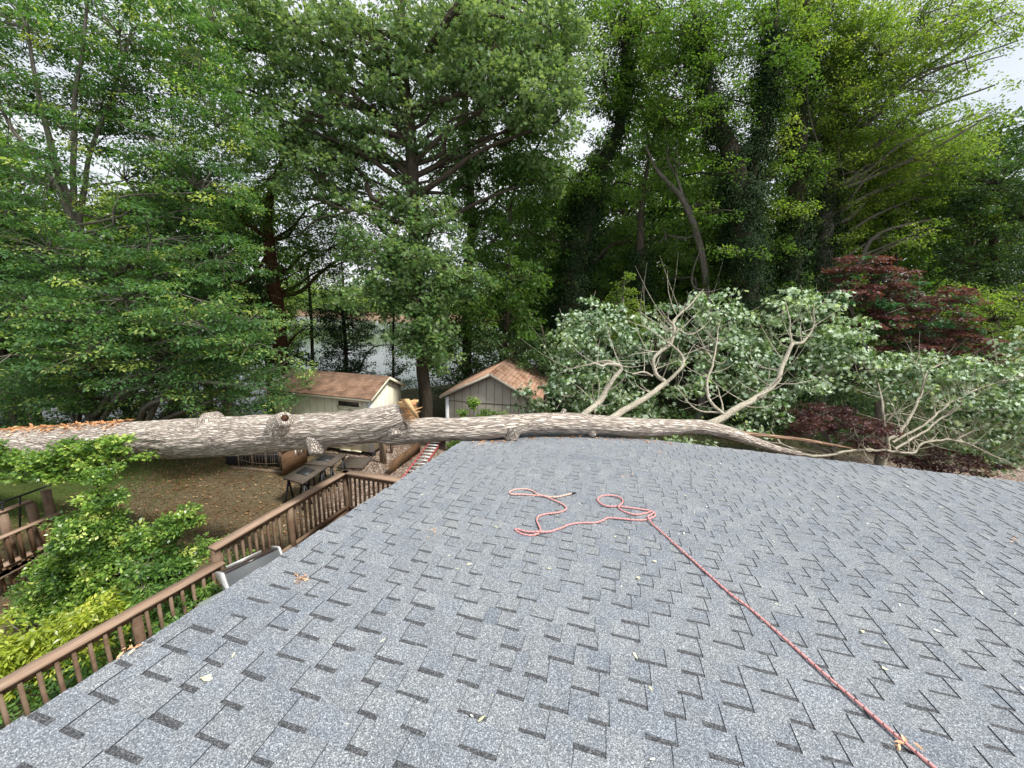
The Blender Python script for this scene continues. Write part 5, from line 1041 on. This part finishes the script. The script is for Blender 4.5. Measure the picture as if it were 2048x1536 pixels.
tree('green_weeds', 'small patch of bright green weeds beside the cream shed corner', 'plant', None,
     [[(745, 935, 12.3, .01), (745, 922, 12.3, .005)]],
     [(745, 928, 12.2, 26, 8, .35, 1.3)], 'leaf_holly', 'bark_grey', T_DIAMOND, .07, .12, 40, 2, 307, tbase=.6, **KW)
tree('shed_vine', 'thin leafy sapling standing against the front of the grey shed', 'plant', None,
     [[(945, 840, 11.5, .012), (947, 810, 11.5, .008), (946, 796, 11.5, .004)]],
     [(947, 806, 11.5, 9, 14, .12, 1.4), (925, 826, 11.3, 9, 8, .12, 1)], 'leaf_holly', 'bark_grey', T_DIAMOND, .07, .1, 28, 2, 308, tbase=.6, **KW)
tree('shed_side_bush', 'green bush growing beside the white corner post of the grey shed', 'shrub', None,
     [[(915, 915, 12.5, .01), (915, 895, 12.5, .005)]],
     [(915, 895, 12.6, 22, 16, .3, 1.2), (985, 830, 11.8, 30, 12, .3, .6)], 'leaf_mid', 'bark_grey', T_DIAMOND, .08, .14, 34, 2, 309, **KW)
# leaf litter on the lawn
lv = Leaves(61); r = lv.r; n_ = 9000; xx = r.uniform(-12, -1.5, n_); yy = r.uniform(5.5, 17, n_)
lv.add(np.stack([xx, yy, gz(xx, yy)+.03+r.rand(n_)*.015], 1), r.randn(n_, 3)*G(1, 1, .15), r.randn(n_, 3)*.3+Z1, r.uniform(.04, .09, n_), r.rand(n_))
tag(lv.build('fallen_leaves', T_DIAMOND, M['leaf_brown'], None), 'brown dead leaves scattered over the yard', 'leaf litter', kind='stuff')
lv = Leaves(62); n_ = 16000; xx = r.uniform(-14, -4, n_); yy = r.uniform(6, 19, n_); k = (noise(np.stack([xx*.5, yy*.5, xx*0], 1))+np.clip((-xx-7)*.12, -.3, .5)) > .62; xx, yy = xx[k], yy[k]; n_ = len(xx)
lv.add(np.stack([xx, yy, gz(xx, yy)], 1), r.randn(n_, 3)*G(.35, .35, 0)+Z1, r.randn(n_, 3)*G(1, 1, .1), r.uniform(.05, .12, n_), r.rand(n_))
tag(lv.build('lawn_grass', T_LONG*G(.35, 1, 1), M['leaf_mid'], None), 'thin patchy green grass on the lawn', 'grass', kind='stuff')

# ------------------------------------------------------------------ rope, chips and litter on the roof
def S7(x, y): return (960+x/4.096, 940+y/4.096)
RP = [S7(*p) for p in [(760, 192), (700, 205), (620, 222), (540, 215), (470, 197), (430, 170), (360, 155), (290, 160), (240, 180), (260, 198), (350, 200), (440, 208), (540, 225), (640, 262), (700, 300), (700, 325), (640, 348), (540, 360), (480, 380), (465, 410), (480, 450), (495, 490), (480, 518), (420, 535), (350, 525), (300, 500), (285, 482), (310, 485), (400, 510), (480, 518), (560, 508), (650, 480), (740, 445), (840, 432), (940, 432), (1000, 415), (1050, 392), (1150, 398), (1250, 408), (1350, 408), (1420, 385), (1435, 360), (1400, 335), (1320, 322), (1220, 308), (1130, 297), (1050, 297), (990, 275), (962, 240), (1000, 212), (1080, 208), (1140, 222), (1170, 250), (1155, 285), (1135, 310), (1180, 340), (1270, 365), (1340, 357), (1400, 347), (1425, 355), (1400, 375), (1375, 395), (1400, 430), (1500, 520), (1600, 610), (1700, 700), (1800, 790), (1900, 880), (2048, 1012)]]
RP += [(1500, 1217), (1565.6, 1274), (1640, 1340), (1719, 1408), (1810, 1486), (1872, 1538), (1960, 1610)]
rr_ = .0085
P = np.array([roofpx(x, y, .011+rr_) for x, y in RP]); P, R1 = resample(P, np.full(len(P), rr_), .02)
# lift where it crosses itself
hts = np.zeros(len(P))
for i_ in range(0, len(P)):
    dd_ = np.linalg.norm(P[:max(0, i_-8)]-P[i_], axis=1)
    if len(dd_) and dd_.min() < .05: hts[i_] = .02*(1-dd_.min()/.05)**.5
hts = np.convolve(hts, np.ones(5)/5, 'same'); P = P+N*hts[:, None]
rope = thing('climbing_rope', P[0], 'red rope lying in loops on the roof and running off at bottom right', 'rope')
v, lc_, q_ = tube_arr(P, R1, 10); sl_ = np.repeat(np.clip(1-np.arange(len(P))/len(P)*5, 0, 1), 10)
rm_ = MB(); rm_.arr(v, q_, lc_-lc_[0]*0, sl_); rm_.build('rope_line', M['rope'], rope, True)
e_ = P[0]-(P[1]-P[0])/np.linalg.norm(P[1]-P[0])*.04; MB().tube([e_, P[1]], rr_*1.25, 10).build('end_whipping', M['black'], rope, True); own(rope)
M['chip_wood'] = leaf_mat('wood_chips', [(0, (.50, .24, .12)), (.6, (.72, .42, .24)), (1, (.85, .66, .42))], .05)
M['dry_leaf'] = leaf_mat('pale_litter', [(0, (.45, .42, .22)), (.6, (.68, .66, .45)), (1, (.85, .85, .78))], .1)
def chips(px, py, rpx, n_, label, m_='chip_wood', size=(.012, .045), seed=0, tm=T_LONG, sx=1.0):
    lv = Leaves(seed+700); r = lv.r; q = np.array([roofpx(px+r.randn()*rpx*sx, py+r.randn()*rpx*.6, .014) for _ in range(n_)])+N*(r.rand(n_)*.018)[:, None]
    lv.add(q, r.randn(n_, 3)*G(1, 1, .25), r.randn(n_, 3)*.5+Z1, r.uniform(*size, n_), r.rand(n_)); o = lv.build('wood_chips' if m_ == 'chip_wood' else 'dead_leaf', tm*G(.8, 1, 1), M[m_], None); return o
for i_, (x_, y_, rp_, n_, lb_) in enumerate([(600, 1160, 7, 26, 'small pile of orange wood chips near the left edge of the roof'), (262, 1299, 9, 16, 'orange wood shavings on the rake edge above the lower railing'), (1325, 908, 9, 14, 'faint rusty wood dust near the far roof edge'),
                                             (1252, 951, 9, 14, 'faint rusty wood dust just above the rope loop'), (958, 890, 16, 26, 'red and brown wood debris under the fallen trunk at the roof corner'), (1805, 1489, 9, 12, 'pale wood shaving caught on the rope at lower right'), (870, 1063, 6, 8, 'few tiny bark bits left of the rope'), (2032, 1080, 7, 10, 'reddish bark bits at the right edge of the roof')]):
    tag(chips(x_, y_, rp_, n_, lb_, seed=i_), lb_, 'wood chips', 'wood chip piles on the roof')
for i_, (x_, y_, s_, lb_) in enumerate([(403, 1357, .065, 'long pale yellow dead leaf at lower left of the roof'), (1724, 1265, .06, 'pale yellow leaf right of the rope'), (1765, 1337, .04, 'small round yellow leaf below the pale one'), (1228, 1073, .035, 'tiny pale leaf below the rope loops'), (1305, 1122, .05, 'pale leaf left of the taut rope'), (1272, 1155, .05, 'pale leaf lowest of those below the rope loops'), (1095, 1137, .04, 'small cream leaf under the left rope bend')]):
    lv = Leaves(800+i_); n_ = 3; lv.add(np.array([roofpx(x_, y_, .016+.004*k_) for k_ in range(n_)]), lv.r.randn(n_, 3)*G(.3, .3, .05)+U*.8+V*.5, lv.r.randn(n_, 3)*.2+Z1, np.full(n_, s_)*G(.85, .6, .4), np.full(n_, .6))
    tag(lv.build('dead_leaf', T_LONG*G(1.3, 1, 1), M['dry_leaf'], None), lb_, 'leaf', 'dead leaves on the roof')
lv = Leaves(63); r = lv.r; n_ = 420; uu = r.uniform(-2, 10, n_); vv_ = 7.4-6.8*r.rand(n_)**1.7; k = (uu > vv_*-.1+r.randn(n_)*2.2-1) ; uu, vv_ = uu[k], vv_[k]; n_ = len(uu)
lv.add(np.array([RF(a, b_, .015) for a, b_ in zip(uu, vv_)]), r.randn(n_, 3)*G(1, 1, .1), r.randn(n_, 3)*.25+Z1, r.uniform(.012, .05, n_), np.clip(.75+.3*r.randn(n_), 0, 1))
tag(lv.build('roof_litter', T_LONG*G(.8, 1, 1), M['dry_leaf'], None), 'tiny pale leaf and twig bits scattered over the shingles', 'litter', kind='stuff')

lv = Leaves(64); r = lv.r; n_ = 260; uu = r.uniform(-2.0, 1.2, n_); vb = np.interp(uu, [-2.2, -1.45, -1.0, -.2, 1.2], [5.75, 6.3, 6.9, 7.2, 7.45])-np.abs(r.randn(n_))*.12+.06
lv.add(np.array([RF(a, min(b_, 7.5), .016) for a, b_ in zip(uu, vb)]), r.randn(n_, 3)*G(1, 1, .15), r.randn(n_, 3)*.4+Z1, r.uniform(.02, .07, n_), r.rand(n_))
tag(lv.build('bark_crumbs', T_LONG*G(.8, 1, 1), M['chips'], None), 'bark crumbs and twig bits lying where the trunk rests on the roof', 'bark debris', kind='stuff')
